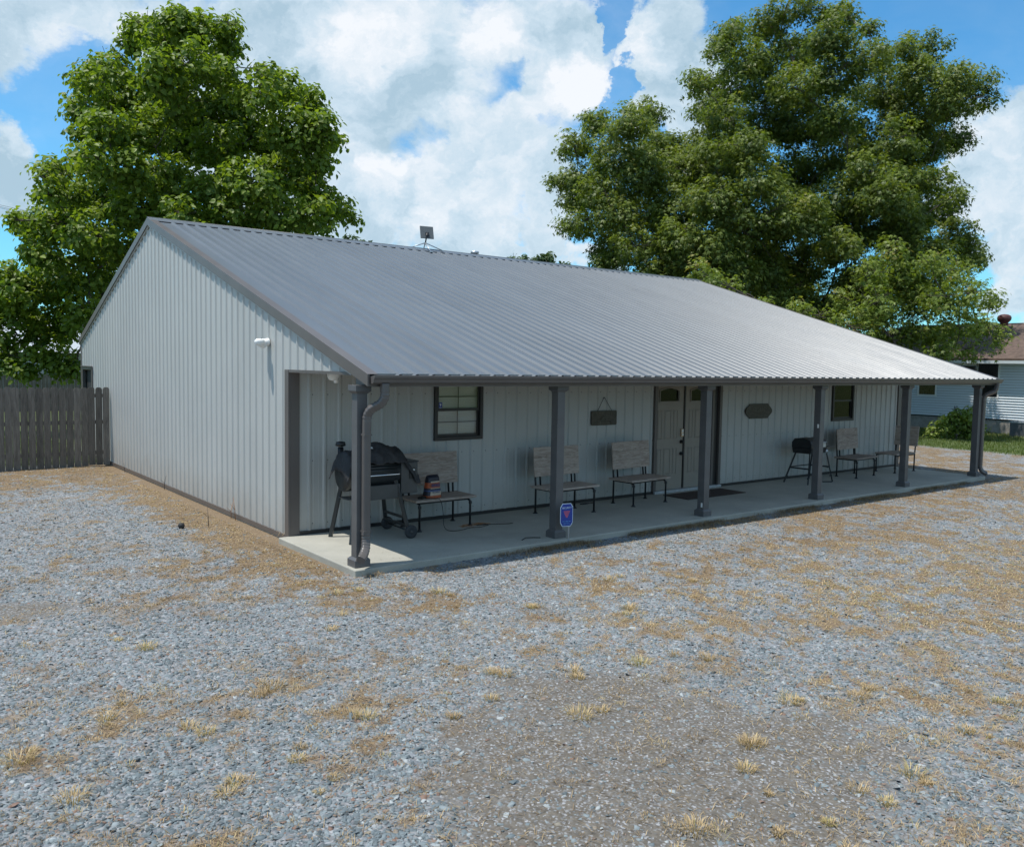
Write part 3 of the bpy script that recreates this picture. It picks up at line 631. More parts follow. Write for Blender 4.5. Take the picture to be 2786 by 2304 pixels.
spout([(16.17, -.06, 2.16), (16.17, -.05, 2.05), (16.15, -.02, 1.97), (16.03, .10, 1.90), (16.0, .145, 1.83), (16.0, .15, 1.4), (16.0, .15, .5), (16.0, .15, .2), (16.04, .12, .10), (16.13, .06, .06)])
for zz in (1.55, .42):
    mb = MB(); mb.box(-.044, .054, .062, .156, zz, zz+.022); mb.build('strap', 'gutter', bld)

# ---- windows
def window(x0, x1, z0, z1, sticker=False, blinds=True):
    y = WY; f = empty('window', (x0, y, z0)); f.parent = bld
    def lb(a, b, c, d, ya, yb, nm, mt, par=f, bev=.002):
        mb = MB(); mb.box(a-x0, b-x0, ya-y, yb-y, c-z0, d-z0); return mb.build(nm, mt, par, bevel=bev)
    mb = MB(); w = .055
    for (a, b, c, d) in ((x0, x0+w, z0, z1), (x1-w, x1, z0, z1), (x0+w, x1-w, z0, z0+w), (x0+w, x1-w, z1-w, z1)): mb.box(a-x0, b-x0, -.045, .03, c-z0, d-z0)
    mb.build('frame', 'frame', f, bevel=.003)
    zm = (z0+z1)/2+.005; ix0, ix1 = x0+w, x1-w
    # upper sash slightly proud, lower sash recessed
    for nm, c, d, yo in (('sash', zm-.02, z1-w, -.02), ('sash', z0+w, zm+.02, .0)):
        mb = MB(); s_w = .03
        for (a, b, c2, d2) in ((ix0, ix0+s_w, c, d), (ix1-s_w, ix1, c, d), (ix0+s_w, ix1-s_w, c, c+.04), (ix0+s_w, ix1-s_w, d-.03, d)): mb.box(a-x0, b-x0, yo, yo+.02, c2-z0, d2-z0)
        s_ = mb.build(nm, 'frame', f, bevel=.002)
        mb = MB(); mb.box(ix0+s_w-x0, ix1-s_w-x0, yo+.008, yo+.012, c+.04-z0, d-.03-z0); mb.build('pane', 'glass', s_)
        mb = MB(); xm = (ix0+ix1)/2-x0; zc = (c+.04+d-.03)/2-z0
        mb.box(xm-.008, xm+.008, yo+.013, yo+.017, c+.04-z0, d-.03-z0); mb.box(ix0+s_w-x0, xm-.008, yo+.0135, yo+.0165, zc-.008, zc+.008); mb.box(xm+.008, ix1-s_w-x0, yo+.0135, yo+.0165, zc-.008, zc+.008); mb.build('muntin', 'grey_metal', s_)
    if blinds:
        mb = MB(); nsl = 34; hh = (z1-z0-.12)
        for k in range(nsl):
            zz = .06+hh*k/nsl
            mb.add([(ix0-x0, .060, zz), (ix1-x0, .060, zz), (ix1-x0, .045, zz+hh/nsl*.98), (ix0-x0, .045, zz+hh/nsl*.98)], [(0, 1, 2, 3)])
        mb.build('blind', 'blind', f, solid=.001, fixn=False)
        mb = MB(); pts = [(ix0-x0+.04+(ix1-ix0-.1)*t, .036, .38-.05*math.sin(math.pi*t)) for t in np.linspace(0, 1, 12)]; mb.tube(pts, .004, 5); mb.build('blind_cord', 'white', f)
    if sticker:
        mb = MB(); a = ix0+s_w+.005-x0; mb.box(a, a+.06, -.0135, -.0125, zm-z0+.022, zm-z0+.112); st_ = mb.build('sticker', bpy.data.materials.get('sign_blue') or 'dark', f)
        mb = MB(); mb.add([(a+.012, -.0145, zm-z0+.09), (a+.048, -.0145, zm-z0+.09), (a+.03, -.0145, zm-z0+.05)], [(0, 2, 1)]); mb.box(a+.01, a+.05, -.0148, -.0138, zm-z0+.03, zm-z0+.036); mb.build('print', 'white', st_, fixn=False)
    return f
SB = mat('sign_blue', (.012, .045, .30), .35, var=.05)
M['signblue'] = SB; M['signwhite'] = mat('sign_white', (.62, .74, .85), .4, var=.02); M['signred'] = mat('sign_red', (.55, .10, .16), .4, var=.05); M['signlight'] = mat('sign_light_blue', (.10, .30, .62), .4, var=.02)
window(2.312, 3.218, 1.215, 2.155, sticker=True)
window(13.18, 14.08, 1.215, 2.155, blinds=False)
# ---- gable side door near the back
gd = empty('side_door', (0, 14.08, 0)); gd.parent = bld
mb = MB(); mb.box(-.05, .02, 0, .07, -.02, 2.17); mb.box(-.05, .02, 1.05, 1.14, -.02, 2.17); mb.box(-.055, .02, .07, 1.05, 2.09, 2.17); mb.box(-.075, -.051, -.02, 1.16, 2.16, 2.185); mb.build('frame', 'trim', gd, bevel=.003)
mb = MB(); mb.box(.05, .09, .07, 1.05, -.02, 2.09); dl = mb.build('door_leaf', 'darkmatte', gd)
mb = MB(); mb.box(.02, .049, .07, .30, -.02, 2.09); mb.build('reveal', 'zinc', gd)
mb = MB(); mb.lathe([(.0, -.06), (.028, -.055), (.032, -.03), (.012, -.02), (.012, .0)], (.018, .2, 1.62), 10, axis='x'); mb.build('knob', 'chrome', dl)

# ---- double entrance door
de = empty('entrance_door', (DX0, WY, 0)); de.parent = bld
mb = MB()
mb.box(-.075, .0, -.05, .06, .0, 2.16); mb.box(1.60, 1.665, -.045, .06, .0, 2.16); mb.box(1.825, 1.90, -.05, .06, .0, 2.16); mb.box(.0, 1.60, -.045, .06, 2.115, 2.16)
mb.build('frame', 'trim', de, bevel=.003)
mb = MB(); mb.box(1.665, 1.825, -.0, .03, .0, 2.16); mb.build('side_panel', 'frame', de)
mb = MB(); mb.box(-.07, 1.89, -.09, .03, .0, .05); mb.build('threshold', 'zinc', de, bevel=.004)
def leaf(x0, par, handles):
    w = .775; e = empty('door_leaf', (x0, -.0, .055)); e.parent = par
    g0, g1, gz0, gz1 = .075, .63 if handles else .63, 1.69, 1.90
    if not handles: g0, g1 = .145, .70
    H_ = 2.055; N_ = 14
    arch = lambda t: gz1+.055*math.sin(math.pi*t)
    # slab built as strips so that the arched light is a real opening
    mb = MB(); ya, yb = .0, .045
    mb.box(0, g0, ya, yb, 0, H_); mb.box(g1, w, ya, yb, 0, H_); mb.box(g0, g1, ya, yb, 0, gz0)
    for k in range(N_):
        a, b = k/N_, (k+1)/N_; xa, xb = g0+(g1-g0)*a, g0+(g1-g0)*b
        mb.add([(xa, ya, arch(a)), (xb, ya, arch(b)), (xb, ya, H_), (xa, ya, H_), (xa, yb, arch(a)), (xb, yb, arch(b)), (xb, yb, H_), (xa, yb, H_)], [(0, 1, 2, 3), (7, 6, 5, 4), (0, 4, 5, 1), (3, 2, 6, 7)])
    mb.build('slab', 'door', e)
    # moulding round the light
    mb = MB(); pts = [(g0, gz0), (g1, gz0)]+[(g1-(g1-g0)*k/N_, arch(1-k/N_)) for k in range(N_+1)]
    for a, b in zip(pts, pts[1:]+pts[:1]): mb.bar((a[0], -.006, a[1]), (b[0], -.006, b[1]), .018, .03, up=(0, 1, 0))
    mb.build('moulding', 'door', e)
    mb = MB(); mb.box(g0, g1, .018, .024, gz0, gz1+.06); mb.build('glass', 'glass', e)
    # raised panels
    px_ = [(.05, .165), (.235, .42), (.49, .605)] if handles else [(.12, .235), (.305, .49), (.56, .675)]
    for (a, b) in px_:
        for (c, d) in ((.965, 1.535), (.29, .80)):
            mb = MB()
            for q_ in ((a, b, c, c+.012), (a, b, d-.012, d), (a, a+.012, c+.012, d-.012), (b-.012, b, c+.012, d-.012)): mb.box(q_[0], q_[1], -.007, .0, q_[2], q_[3])
            ins = .03; mb.add([(a+.014, -.0006, c+.014), (b-.014, -.0006, c+.014), (b-.014, -.0006, d-.014), (a+.014, -.0006, d-.014), (a+ins, -.009, c+ins), (b-ins, -.009, c+ins), (b-ins, -.009, d-ins), (a+ins, -.009, d-ins)], [(0, 1, 5, 4), (1, 2, 6, 5), (2, 3, 7, 6), (3, 0, 4, 7), (4, 5, 6, 7)])
            mb.build('panel', 'door', e)
    if handles:
        mb = MB(); mb.box(.69, .755, -.035, .0, 1.01, 1.16); mb.box(.70, .745, -.042, -.036, 1.085, 1.15, 1); mb.tube([(.72, -.05, 1.05), (.72, -.036, 1.05)], .022, 12, 1); mb.build('keypad_lock', ['brass', 'white'], e, bevel=.003)
        for zz in (.91, .68):
            mb = MB(); mb.lathe([(.035, .0), (.035, -.012), (.014, -.016), (.014, -.035), (.03, -.045), (.034, -.06), (.022, -.075), (.0, -.078)], (.72, 0, zz), 14, axis='y'); mb.build('knob', 'dark', e)
leaf(0.005, de, True); leaf(.82, de, False)
mb = MB(); mb.box(.783, .817, -.02, .03, .06, 2.11); mb.build('astragal', 'frame', de)
# ---- interior back board so the glazing shows a dim room rather than a void
# vent pipe through the roof
vp = empty('vent_pipe', (8.13, 9.5, roofz(9.5)+.10)); vp.parent = bld
mb = MB(); mb.lathe([(.075, -.2), (.075, .21), (.0, .21)], (0, 0, 0), 16); mb.build('pipe', 'zinc', vp)
mb = MB(); mb.lathe([(.0, .295), (.105, .27), (.11, .215), (.075, .215)], (0, 0, 0), 16); mb.build('cap', 'zinc', vp)

# ------------------------------------------------------------------ wall lights
def motion_light(loc, rz, label, rx=0.):
    r_ = empty('wall_light', loc, rz, label=label, cat='wall light')
    mb = MB(); mb.lathe([(.0, -.045), (.05, -.045), (.055, -.02), (.055, .0)], (0, 0, 0), 16, axis='y'); mb.build('mount', 'white', r_)
    mb = MB(); mb.lathe([(.0, -.115), (.03, -.11), (.055, -.09), (.068, -.05), (.066, -.02), (.045, .0), (.0, .01)], (-.02, -.03, -.02), 18, axis='y'); o = mb.build('housing', 'white', r_)
    mb = MB(); mb.lathe([(.0, -.16), (.026, -.155), (.047, -.13), (.05, -.08), (.04, -.03), (.0, -.02)], (.05, -.06, -.005), 18, axis='y'); mb.build('lamp_head', 'white', r_)
    mb = MB(); mb.lathe([(.0, -.003), (.012, 0), (.0, .003)], (.045, -.12, .045), 8, axis='y'); mb.build('sensor', 'darkmatte', r_)
    return r_
q = (-.018, 2.98, 2.66); motion_light(q, -math.pi/2, 'white round motion light on the ribbed gable wall above the porch corner')
wl = empty('ceiling_light', (.30, 1.58, 2.262), label='small white bell shaped light under the porch ceiling near the corner', cat='ceiling light')
mb = MB(); mb.lathe([(.085, 0), (.085, -.02), (.075, -.06), (.055, -.10), (.0, -.115)], (0, 0, 0), 18); mb.build('shade', 'white', wl)
mb = MB(); mb.lathe([(.03, -.1), (.03, -.14), (.0, -.145)], (.04, 0, 0), 10); mb.build('sensor', 'white', wl)

# ------------------------------------------------------------------ satellite dish on the ridge
RD = empty('satellite_dish', (6.29, 8.98, RZ), label='flat grey satellite internet dish on a short tripod at the roof ridge', cat='satellite dish')
mb = MB(); apex = Vector((.0, -.02, .17))
for e_ in ((-.03, -.33, roofz(8.65)-RZ+.03), (-.36, .02, .04), (.42, -.12, .02), (.15, .38, roofz(9.36)-RZ+.03)): mb.tube([tuple(apex), e_], .013, 8); mb.box(e_[0]-.03, e_[0]+.03, e_[1]-.03, e_[1]+.03, e_[2]-.012, e_[2]+.006)
mb.build('tripod', 'zinc', RD)
mb = MB(); mb.tube([tuple(apex-Vector((0, 0, .04))), (.02, -.03, .28), (.045, -.04, .41)], .017, 10); mb.build('mast', 'dark', RD)
T = Matrix.Translation((.05, -.005, .47)) @ Matrix.Rotation(rad(-33), 4, 'Z') @ Matrix.Rotation(rad(12), 4, 'X')
T = Matrix.Translation((.06, .0, .43)) @ Matrix.Rotation(rad(-14), 4, 'Z') @ Matrix.Rotation(rad(-16), 4, 'X')
mb = MB(); mb.box(-.165, .165, .0, .03, -.155, .155, T=T); mb.build('panel', 'dish', RD, bevel=.006)
mb = MB(); mb.box(-.04, .04, -.03, .001, -.11, -.01, T=T); mb.build('bracket', 'dark', RD, bevel=.004)

# ------------------------------------------------------------------ plaques on the front wall
def marks(mb, x0, x1, z, h, y, n, seed):
    r_ = random.Random(seed); w = (x1-x0)/n
    for k in range(n):
        a = x0+w*k+w*.12; b = a+w*.7; t = .18*h
        kind = r_.choice('HLOITE')
        if kind in 'HLOE': mb.box(a, a+t, y-.003, y, z, z+h)
        if kind in 'HO': mb.box(b-t, b, y-.003, y, z, z+h)
        if kind in 'LOE': mb.box(a+t, b, y-.0029, y, z, z+t)
        if kind in 'OTE': mb.box(a+t if kind != 'T' else a, b if kind != 'O' else b-t, y-.0029, y, z+h-t, z+h)
        if kind in 'HE': mb.box(a+t, b-t, y-.0028, y, z+h*.45, z+h*.45+t)
        if kind in 'IT': mb.box((a+b)/2-t/2, (a+b)/2+t/2, y-.0031, y, z, z+h-t-.0002)
p1 = empty('hanging_plaque', (5.89, WY-.02, 1.48), label='dark rectangular plaque hanging by a wire from a nail left of the entrance doors', cat='plaque')
mb = MB(); poly = []
for cx_, cz_, a0 in ((.28, .10, 0), (-.28, .10, 90), (-.28, -.10, 180), (.28, -.10, 270)):
    for k in range(5): a = rad(a0+k*22.5); poly.append((cx_+.03*math.cos(a), cz_+.03*math.sin(a)))
mb.prism(poly, lambda p, t: (p[0], t, p[1]), -.022, -.004); pl = mb.build('board', 'plaque', p1, bevel=.002)
mb = MB(); marks(mb, -.20, .20, .045, .05, -.022, 7, 3)
tp = [(-.17, -.10), (-.17, -.05), (-.10, -.04), (-.06, .0), (.02, .0), (.05, -.04), (.16, -.045), (.17, -.10)]
for a, b in zip(tp, tp[1:]+tp[:1]): mb.bar((a[0], -.0245, a[1]), (b[0], -.0245, b[1]), .005, .01, up=(0, 1, 0))
for c_ in (-.1, .1): mb.lathe([(.0, -.028), (.028, -.026), (.03, -.0215)], (c_, 0, -.095), 12, axis='y')
mb.build('relief', 'plaque_text', pl)
mb = MB(); mb.tube([(-.16, -.012, .125), (-.01, -.006, .36), (.01, -.006, .36), (.19, -.012, .125)], .0045, 6); mb.tube([(0, .018, .36), (0, -.02, .362)], .008, 8); mb.build('hanging_wire', 'dark', p1)
p2_ = empty('oval_plaque', (10.40, WY-.02, 1.51), label='long bronze plaque with curved ends fixed right of the entrance doors', cat='plaque')
mb = MB(); poly = []
hw, hh = .31, .155
poly = [(-hw, hh), (-hw-.02, hh-.025)]+[(-hw-.02-.13*math.sin(math.pi*t), hh-.03-(2*hh-.06)*t) for t in np.linspace(.04, .96, 9)]+[(-hw-.02, -hh+.025), (-hw, -hh), (hw, -hh), (hw+.02, -hh+.025)]+[(hw+.02+.13*math.sin(math.pi*t), -hh+.03+(2*hh-.06)*t) for t in np.linspace(.04, .96, 9)]+[(hw+.02, hh-.025), (hw, hh)]
mb.prism(poly, lambda p, t: (p[0], t, p[1]), -.02, -.002); pl = mb.build('board', 'plaque', p2_, bevel=.003)
mb = MB(); marks(mb, -.24, .26, .0, .07, -.02, 8, 5); mb.build('relief', 'plaque_text', pl); mb = MB(); marks(mb, -.12, .22, -.08, .04, -.02, 11, 9); mb.build('relief', 'plaque_text', pl)

# ------------------------------------------------------------------ benches
BG = 'plank benches along the porch wall'
def make_bench():
    b = empty('bench', (0, 0, 0)); W_ = .88; D_ = .47
    mb = MB()
    for k in range(3): mb.box(-.53, .53, -.01+k*.178, .165+k*.178, .42, .455)
    mb.build('seat', 'bench', b, bevel=.004)
    mb = MB(); T = Matrix.Translation((0, .452, .60)) @ Matrix.Rotation(rad(-5), 4, 'X')
    for k, (z0, z1) in enumerate(((.0, .155), (.158, .31), (.313, .475))): mb.box(-.50, .50, 0, .022, z0, z1, T=T)
    mb.build('backrest', 'bench', b, bevel=.003)
    def foot(mb, x, y): mb.lathe([(.042, 0), (.042, .01), (.022, .016), (.022, .035), (.0175, .037)], (x, y, 0), 12)
    for x in (-W_/2, W_/2):
        mb = MB(); foot(mb, x, .03); mb.tube([(x, .03, .03), (x, .03, .34), (x, .034, .37), (x-.012*np.sign(x), .05, .39), (x-.012*np.sign(x), .12, .40)], .0165, 9); mb.lathe([(.024, .33), (.026, .35), (.024, .37)], (x, .03, 0), 10); mb.build('leg', 'dark', b)
        mb = MB(); foot(mb, x, .49); mb.tube([(x, .49, .03), (x, .49, .40), (x, .52, .80), (x, .535, 1.03)], .0165, 9); mb.build('leg', 'dark', b)
        xi = x-.09*np.sign(x); mb = MB(); mb.tube([(xi, .47, .40), (xi, .515, .80), (xi, .53, 1.03)], .0155, 9); mb.build('back_post', 'dark', b)
    mb = MB()
    for y in (.06, .46): mb.tube([(-W_/2+.01, y, .402), (W_/2-.01, y, .402)], .0155, 8)
    for x in (-W_/2+.012, W_/2-.012): mb.tube([(x, .06, .401), (x, .46, .401)], .0155, 8)
    mb.build('seat_frame', 'dark', b)
    return b
b0 = make_bench()
BS = [((2.08, 1.54, 0), rad(0), 'weathered plank bench beside the pellet smoker under the left window, the one holding a bag'),
      ((4.47, 1.38, 0), rad(2), 'weathered plank bench behind the second porch post with the blue yard sign in front'),
      ((6.30, 1.45, 0), rad(4), 'weathered plank bench right beside the double entrance doors with a brown stained backrest'),
      ((13.36, 1.45, 0), rad(5), 'weathered plank bench under the right window beside the small black gas grill'),
      ]
for i, (l, r_, lab) in enumerate(BS):
    o = b0 if i == 0 else copy_tree(b0); o.location = l; o.rotation_euler = (0, 0, r_); tag(o, lab, 'bench', BG)
# narrower one at the far end, turned sideways: copy whose parts are scaled in their own mesh
o = empty('bench', (15.55, 1.72, 0), rad(-90)); tag(o, 'weathered plank bench at the far end of the porch turned sideways, facing along the wall', 'bench', BG)
mb = MB()
for k in range(5): mb.box(-.27, .27, -.90+k*.178, -.725+k*.178, .42, .455)
mb.build('seat', 'bench', o, bevel=.004)
mb = MB(); T = Matrix.Translation((0, .01, .60)) @ Matrix.Rotation(rad(-6), 4, 'X')
for z0, z1 in ((.0, .155), (.158, .31), (.313, .475)): mb.box(-.29, .29, 0, .022, z0, z1, T=T)
mb.build('backrest', 'bench', o, bevel=.003)
for x in (-.235, .235):
    for y in (-.88, .01):
        mb = MB(); mb.lathe([(.042, 0), (.042, .01), (.022, .016), (.022, .035), (.0175, .037)], (x, y, 0), 12); mb.tube([(x, y, .03), (x, y, .40)]+([(x, y+.05, .8), (x, y+.07, 1.03)] if y > -.5 else [(x, y+.02, .405)]), .0165, 9); mb.build('leg', 'dark', o)
mb = MB()
for x in (-.235, .235): mb.tube([(x, -.88, .40), (x, .01, .40)], .0155, 8)
mb.build('seat_frame', 'dark', o)

# ------------------------------------------------------------------ pellet smoker + cover + bag
sm = empty('pellet_smoker', (.86, 1.62, 0), label='black pellet smoker grill on two wheels behind the first porch post', cat='smoker grill')
def LB(x0, x1, y0, y1, z0, z1): return (x0-.86, x1-.86, y0-1.62, y1-1.62, z0, z1)
R_ = .235; prof = []
mb = MB(); n = 28
mb.lathe([(.0, -.385), (R_-.01, -.385), (R_, -.375), (R_, .375), (R_-.01, .385), (.0, .385)], (-.02, 0, .90), 32, axis='x'); mb.build('barrel', 'green_metal', sm)
mb = MB(); vs = []
angs = np.linspace(rad(175), rad(15), 16)
pr_ = [((R_+.008)*math.cos(a), (R_+.008)*math.sin(a)) for a in angs]
for (a, b) in zip(pr_[:-1], pr_[1:]): mb.add([(-.38, a[0], .90+a[1]), (.34, a[0], .90+a[1]), (.34, b[0], .90+b[1]), (-.38, b[0], .90+b[1])], [(0, 1, 2, 3)], 0, True)
lid = mb.build('lid', 'green_metal', sm, solid=.006, fixn=False)
mb = MB(); hy = -.29; mb.tube([(-.36, -.235, .90), (-.36, hy, .895), (-.33, hy-.01, .89), (.29, hy-.01, .89), (.32, hy, .895), (.32, -.235, .90)], .012, 10); mb.build('handle', 'chrome', lid)
mb = MB(); mb.box(-.36, .35, -.24, -.22, .55, .745); mb.box(-.36, .35, -.2195, .2, .55, .565); mb.build('front_panel', 'grey_metal', sm, bevel=.004)
mb = MB(); mb.box(.375, .64, -.22, .22, .60, 1.03); hp = mb.build('hopper', 'grey_metal', sm, bevel=.008)
mb = MB(); mb.box(.365, .65, -.23, .23, 1.0305, 1.05); mb.build('lid', 'dark', hp, bevel=.004)
mb = MB(); mb.box(.50, .60, -.228, -.2205, .80, .95); mb.build('controller', 'dark', hp)
mb = MB(); mb.box(.555, .585, -.232, -.2285, .915, .935); mb.build('badge', 'white', hp)
for (x0, y0, x1, y1, nm) in ((-.30, -.2, -.42, -.30, 'leg'), (-.30, .2, -.42, .32, 'leg'), (.30, -.2, .44, -.32, 'leg'), (.30, .2, .48, .38, 'leg')):
    mb = MB(); mb.bar((x0, y0, .80), (x1, y1, .0 if x1 < 0 else .09), .05, .05); mb.build(nm, 'green_metal', sm, bevel=.004)
for y_, xx in ((-.345, .45), (.40, .50)):
    mb = MB(); mb.lathe([(.0, -.022), (.05, -.024), (.075, -.03), (.09, -.02), (.092, .0), (.09, .02), (.075, .03), (.05, .024), (.0, .022)], (xx, y_-.02, .092), 24, axis='y'); w_ = mb.build('wheel', 'rubber', sm)
    mb = MB(); mb.lathe([(.0, -.036), (.02, -.034), (.02, -.02)], (xx, y_-.02, .092), 12, axis='y')
    mb.build('hub', 'grey_metal', w_)
mb = MB(); mb.tube([(.45, -.36, .092), (.50, .40, .092)], .012, 8); mb.bar((.385, -.27, .28), (.42, .30, .28), .03, .03); mb.bar((.415, -.29, .17), (.44, .33, .17), .03, .03); mb.build('axle', 'green_metal', sm)
mb = MB(); mb.tube([(-.34, .12, .98), (-.36, .14, 1.08), (-.36, .14, 1.25)], .04, 12); mb.lathe([(.0, .06), (.06, .05), (.07, .0), (.04, -.01)], (-.36, .14, 1.27), 16); mb.build('chimney', 'dark', sm)
# cover: crumpled fabric over the lid, hanging down at both ends
nu, nv = 70, 46; U = np.linspace(-.47, .66, nu); Tt = np.linspace(-1, 1, nv); V = []; 
for i, u in enumerate(U):
    endk = max(0, (-.40-u)/.08, (u-.42)/.2)
    for j, t in enumerate(Tt):
        a = math.pi/2+t*1.25*(1-.25*float(fbm(np.array([u*6.]), np.array([t*1.3]))[0]))
        # open front: pulled up over the lid on the left half
        r = R_+.035+.07*float(fbm(np.array([u*9+5]), np.array([t*3+2]))[0])*1.0+.10*math.exp(-((u-.12)/.17)**2)*max(0, math.cos(t*1.4))
        yy = -r*math.cos(a)*1.0 if False else r*math.cos(a); zz = .90+r*math.sin(a)
        zz -= .30*min(1, endk)*(.7+.5*float(fbm(np.array([t*4.]), np.array([u*3.]))[0]))
        if u > .42: zz = max(zz, .70+.1*float(fbm(np.array([t*5.]), np.array([3.]))[0]))
        w = float(fbm(np.array([u*22.]), np.array([t*7.]))[0])-.5
        V.append((u+.02*w, yy+.035*w, zz+.035*w))
F = [(i*nv+j, (i+1)*nv+j, (i+1)*nv+j+1, i*nv+j+1) for i in range(nu-1) for j in range(nv-1)]
M['cloth'] = mat('black_cover_fabric', (.028, .028, .03), .75, var=.35, scale=7, bump=.4, bscale=40)
cv = empty('grill_cover', (.86, 1.62, .9), label='crumpled black fabric cover draped over the pellet smoker', cat='grill cover')
mb = MB(); mb.add([(p[0], p[1], p[2]-.9) for p in V], F, 0, True); cvo = mb.build('fabric', 'cloth', cv, solid=.004, fixn=False)
mb = MB(); T = Matrix.Translation((-.07, -.13, .35)) @ Matrix.Rotation(rad(28), 4, 'X') @ Matrix.Rotation(rad(-8), 4, 'Z'); mb.box(-.045, .045, -.02, .02, 0, .003, T=T); mb.build('label_tag', 'white', cv)
# pellet bag
bg = empty('pellet_bag', (1.93, 1.70, .455), rad(8), label='upright bag of wood pellets with orange, blue and cream bands standing on the bench', cat='bag')
bands = [(0, .035, 0), (.035, .10, 1), (.10, .118, 2), (.118, .135, 3), (.135, .15, 1), (.15, .225, 0), (.225, .24, 1), (.24, .33, 3)]
M['bag0'] = mat('bag_orange', (.36, .085, .03), .5, var=.2, scale=25); M['bag1'] = mat('bag_cream', (.45, .38, .30), .5, var=.12, scale=20); M['bag2'] = mat('bag_blue', (.03, .07, .20), .5, var=.1, scale=20); M['bag3'] = mat('bag_navy_black', (.015, .017, .03), .45, var=.3, scale=15)
mb = MB(); nz = 34; na = 30; vs = []
for i in range(nz+1):
    t = i/nz; z = .33*t; sx = .145*(1-.28*t**1.6)*(.94+.06*math.sin(math.pi*min(1, t*4))); sy = .085*(1-.35*t); 
    if t > .9: sy *= 1-(t-.9)*8*.9; z = .297+(t-.9)*.33
    for k in range(na):
        a = 2*math.pi*k/na; c, s = math.cos(a), math.sin(a); e = .6
        w = 1+.09*(float(fbm(np.array([k*.7+.1]), np.array([i*.35]))[0])-.5)*(1 if 0 < k < na-1 else .2)
        vs.append((sx*np.sign(c)*abs(c)**e*w, sy*np.sign(s)*abs(s)**e*w, z))
fs = []; o_ = len(mb.v); mb.v += [tuple(map(float, p)) for p in vs]
for i in range(nz):
    z = .33*(i+.5)/nz; mi = [b_[2] for b_ in bands if b_[0] <= z < b_[1]][0]
    for k in range(na):
        mb.f.append((i*na+k, i*na+(k+1) % na, (i+1)*na+(k+1) % na, (i+1)*na+k)); 
        side = k/na; mi2 = 3 if (.36 < side < .64 and mi == 1) else mi
        mb.m.append(mi2); mb.sm.append(True)
mb.f.append(tuple(range(nz*na, nz*na+na))); mb.m.append(3); mb.sm.append(False); mb.f.append(tuple(reversed(range(na)))); mb.m.append(0); mb.sm.append(False)
bo = mb.build('sack', ['bag0', 'bag1', 'bag2', 'bag3'], bg)
mb = MB(); marks(mb, -.085, .075, .165, .045, -.085, 4, 2); marks(mb, -.075, .07, .078, .018, -.096, 8, 6); mb.build('printing', 'bag2', bo)
# power cords
mb = MB()
pts = [(1.76, 1.62, .462), (1.86, 1.56, .463), (1.93, 1.50, .455), (1.96, 1.47, .35), (1.98, 1.47, .2), (1.99, 1.46, .06), (2.02, 1.40, .008), (2.10, 1.32, .008), (2.25, 1.34, .008), (2.40, 1.40, .008), (2.55, 1.36, .008), (2.68, 1.40, .008), (2.78, 1.45, .008), (2.72, 1.52, .008), (2.60, 1.50, .008), (2.85, 1.44, .008), (3.05, 1.36, .008), (3.18, 1.36, .008)]
P_ = [Vector(p) for p in pts]; P3 = []
for i in range(len(P_)-1):
    p0, p1, p2, p3 = P_[max(i-1, 0)], P_[i], P_[i+1], P_[min(i+2, len(P_)-1)]
    for k in range(6):
        t = k/6; P3.append(.5*((2*p1)+(p2-p0)*t+(2*p0-5*p1+4*p2-p3)*t*t+(3*p1-p0-3*p2+p3)*t**3))
P3 = [Vector((p.x, p.y, max(p.z, .006))) for p in P3]
mb.tube([tuple(p) for p in P3], .0045, 6); o = mb.build('extension_cord', 'cord'); tag(o, 'thin black power cord trailing from the first bench across the concrete', 'cord')
mb = MB(); mb.box(-.07, .07, -.04, .04, 0, .03); o = mb.build('power_supply', 'cord', bevel=.006, loc=(1.74, 1.66, .456)); o.rotation_euler = (0, 0, .5); tag(o, 'small black power brick lying on the bench left of the pellet bag', 'power brick')
mb = MB()
for k in range(16):
    a = random.uniform(-.5, .5); l = random.uniform(.1, .3); x_, y_ = random.uniform(2.3, 2.75), random.uniform(1.5, 1.68); mb.tube([(x_, y_, .004), (x_+l*.5*math.cos(a), y_+l*.5*math.sin(a), .012), (x_+l*math.cos(a), y_+l*math.sin(a), .004)], .0028, 4)
o = mb.build('dry_vine', 'orange'); tag(o, 'scraps of rusty orange vine lying on the concrete under the first bench', 'dry vine')
mb = MB(); mb.tube([(2.50, .30, .006), (2.6, .34, .02), (2.72, .33, .012), (2.82, .29, .006)], .006, 6); o = mb.build('cable', 'cord'); tag(o, 'short black cable end at the foot of the second porch post', 'cable')
ds = empty('door_stop', (5.35, 2.10, 0), rad(6), label='flat black rubber wedge and cable loop on the concrete between the two middle benches', cat='rubber wedge')
mb = MB(); mb.box(-.12, .05, -.03, .03, 0, .018); mb.build('wedge', 'rubber', ds, bevel=.004)
mb = MB(); mb.tube([(.08+.09*math.cos(a)+.05, .03*math.sin(a), .006) for a in np.linspace(0, 6.1, 18)], .005, 5); mb.build('cable_loop', 'cord', ds)
mb = MB(); mb.box(-.84, .84, -.31, .31, 0, .012); o = mb.build('doormat', 'mat', bevel=.003, loc=(8.10, 1.73, .001)); tag(o, 'long dark brown doormat lying in front of the double entrance doors', 'doormat')

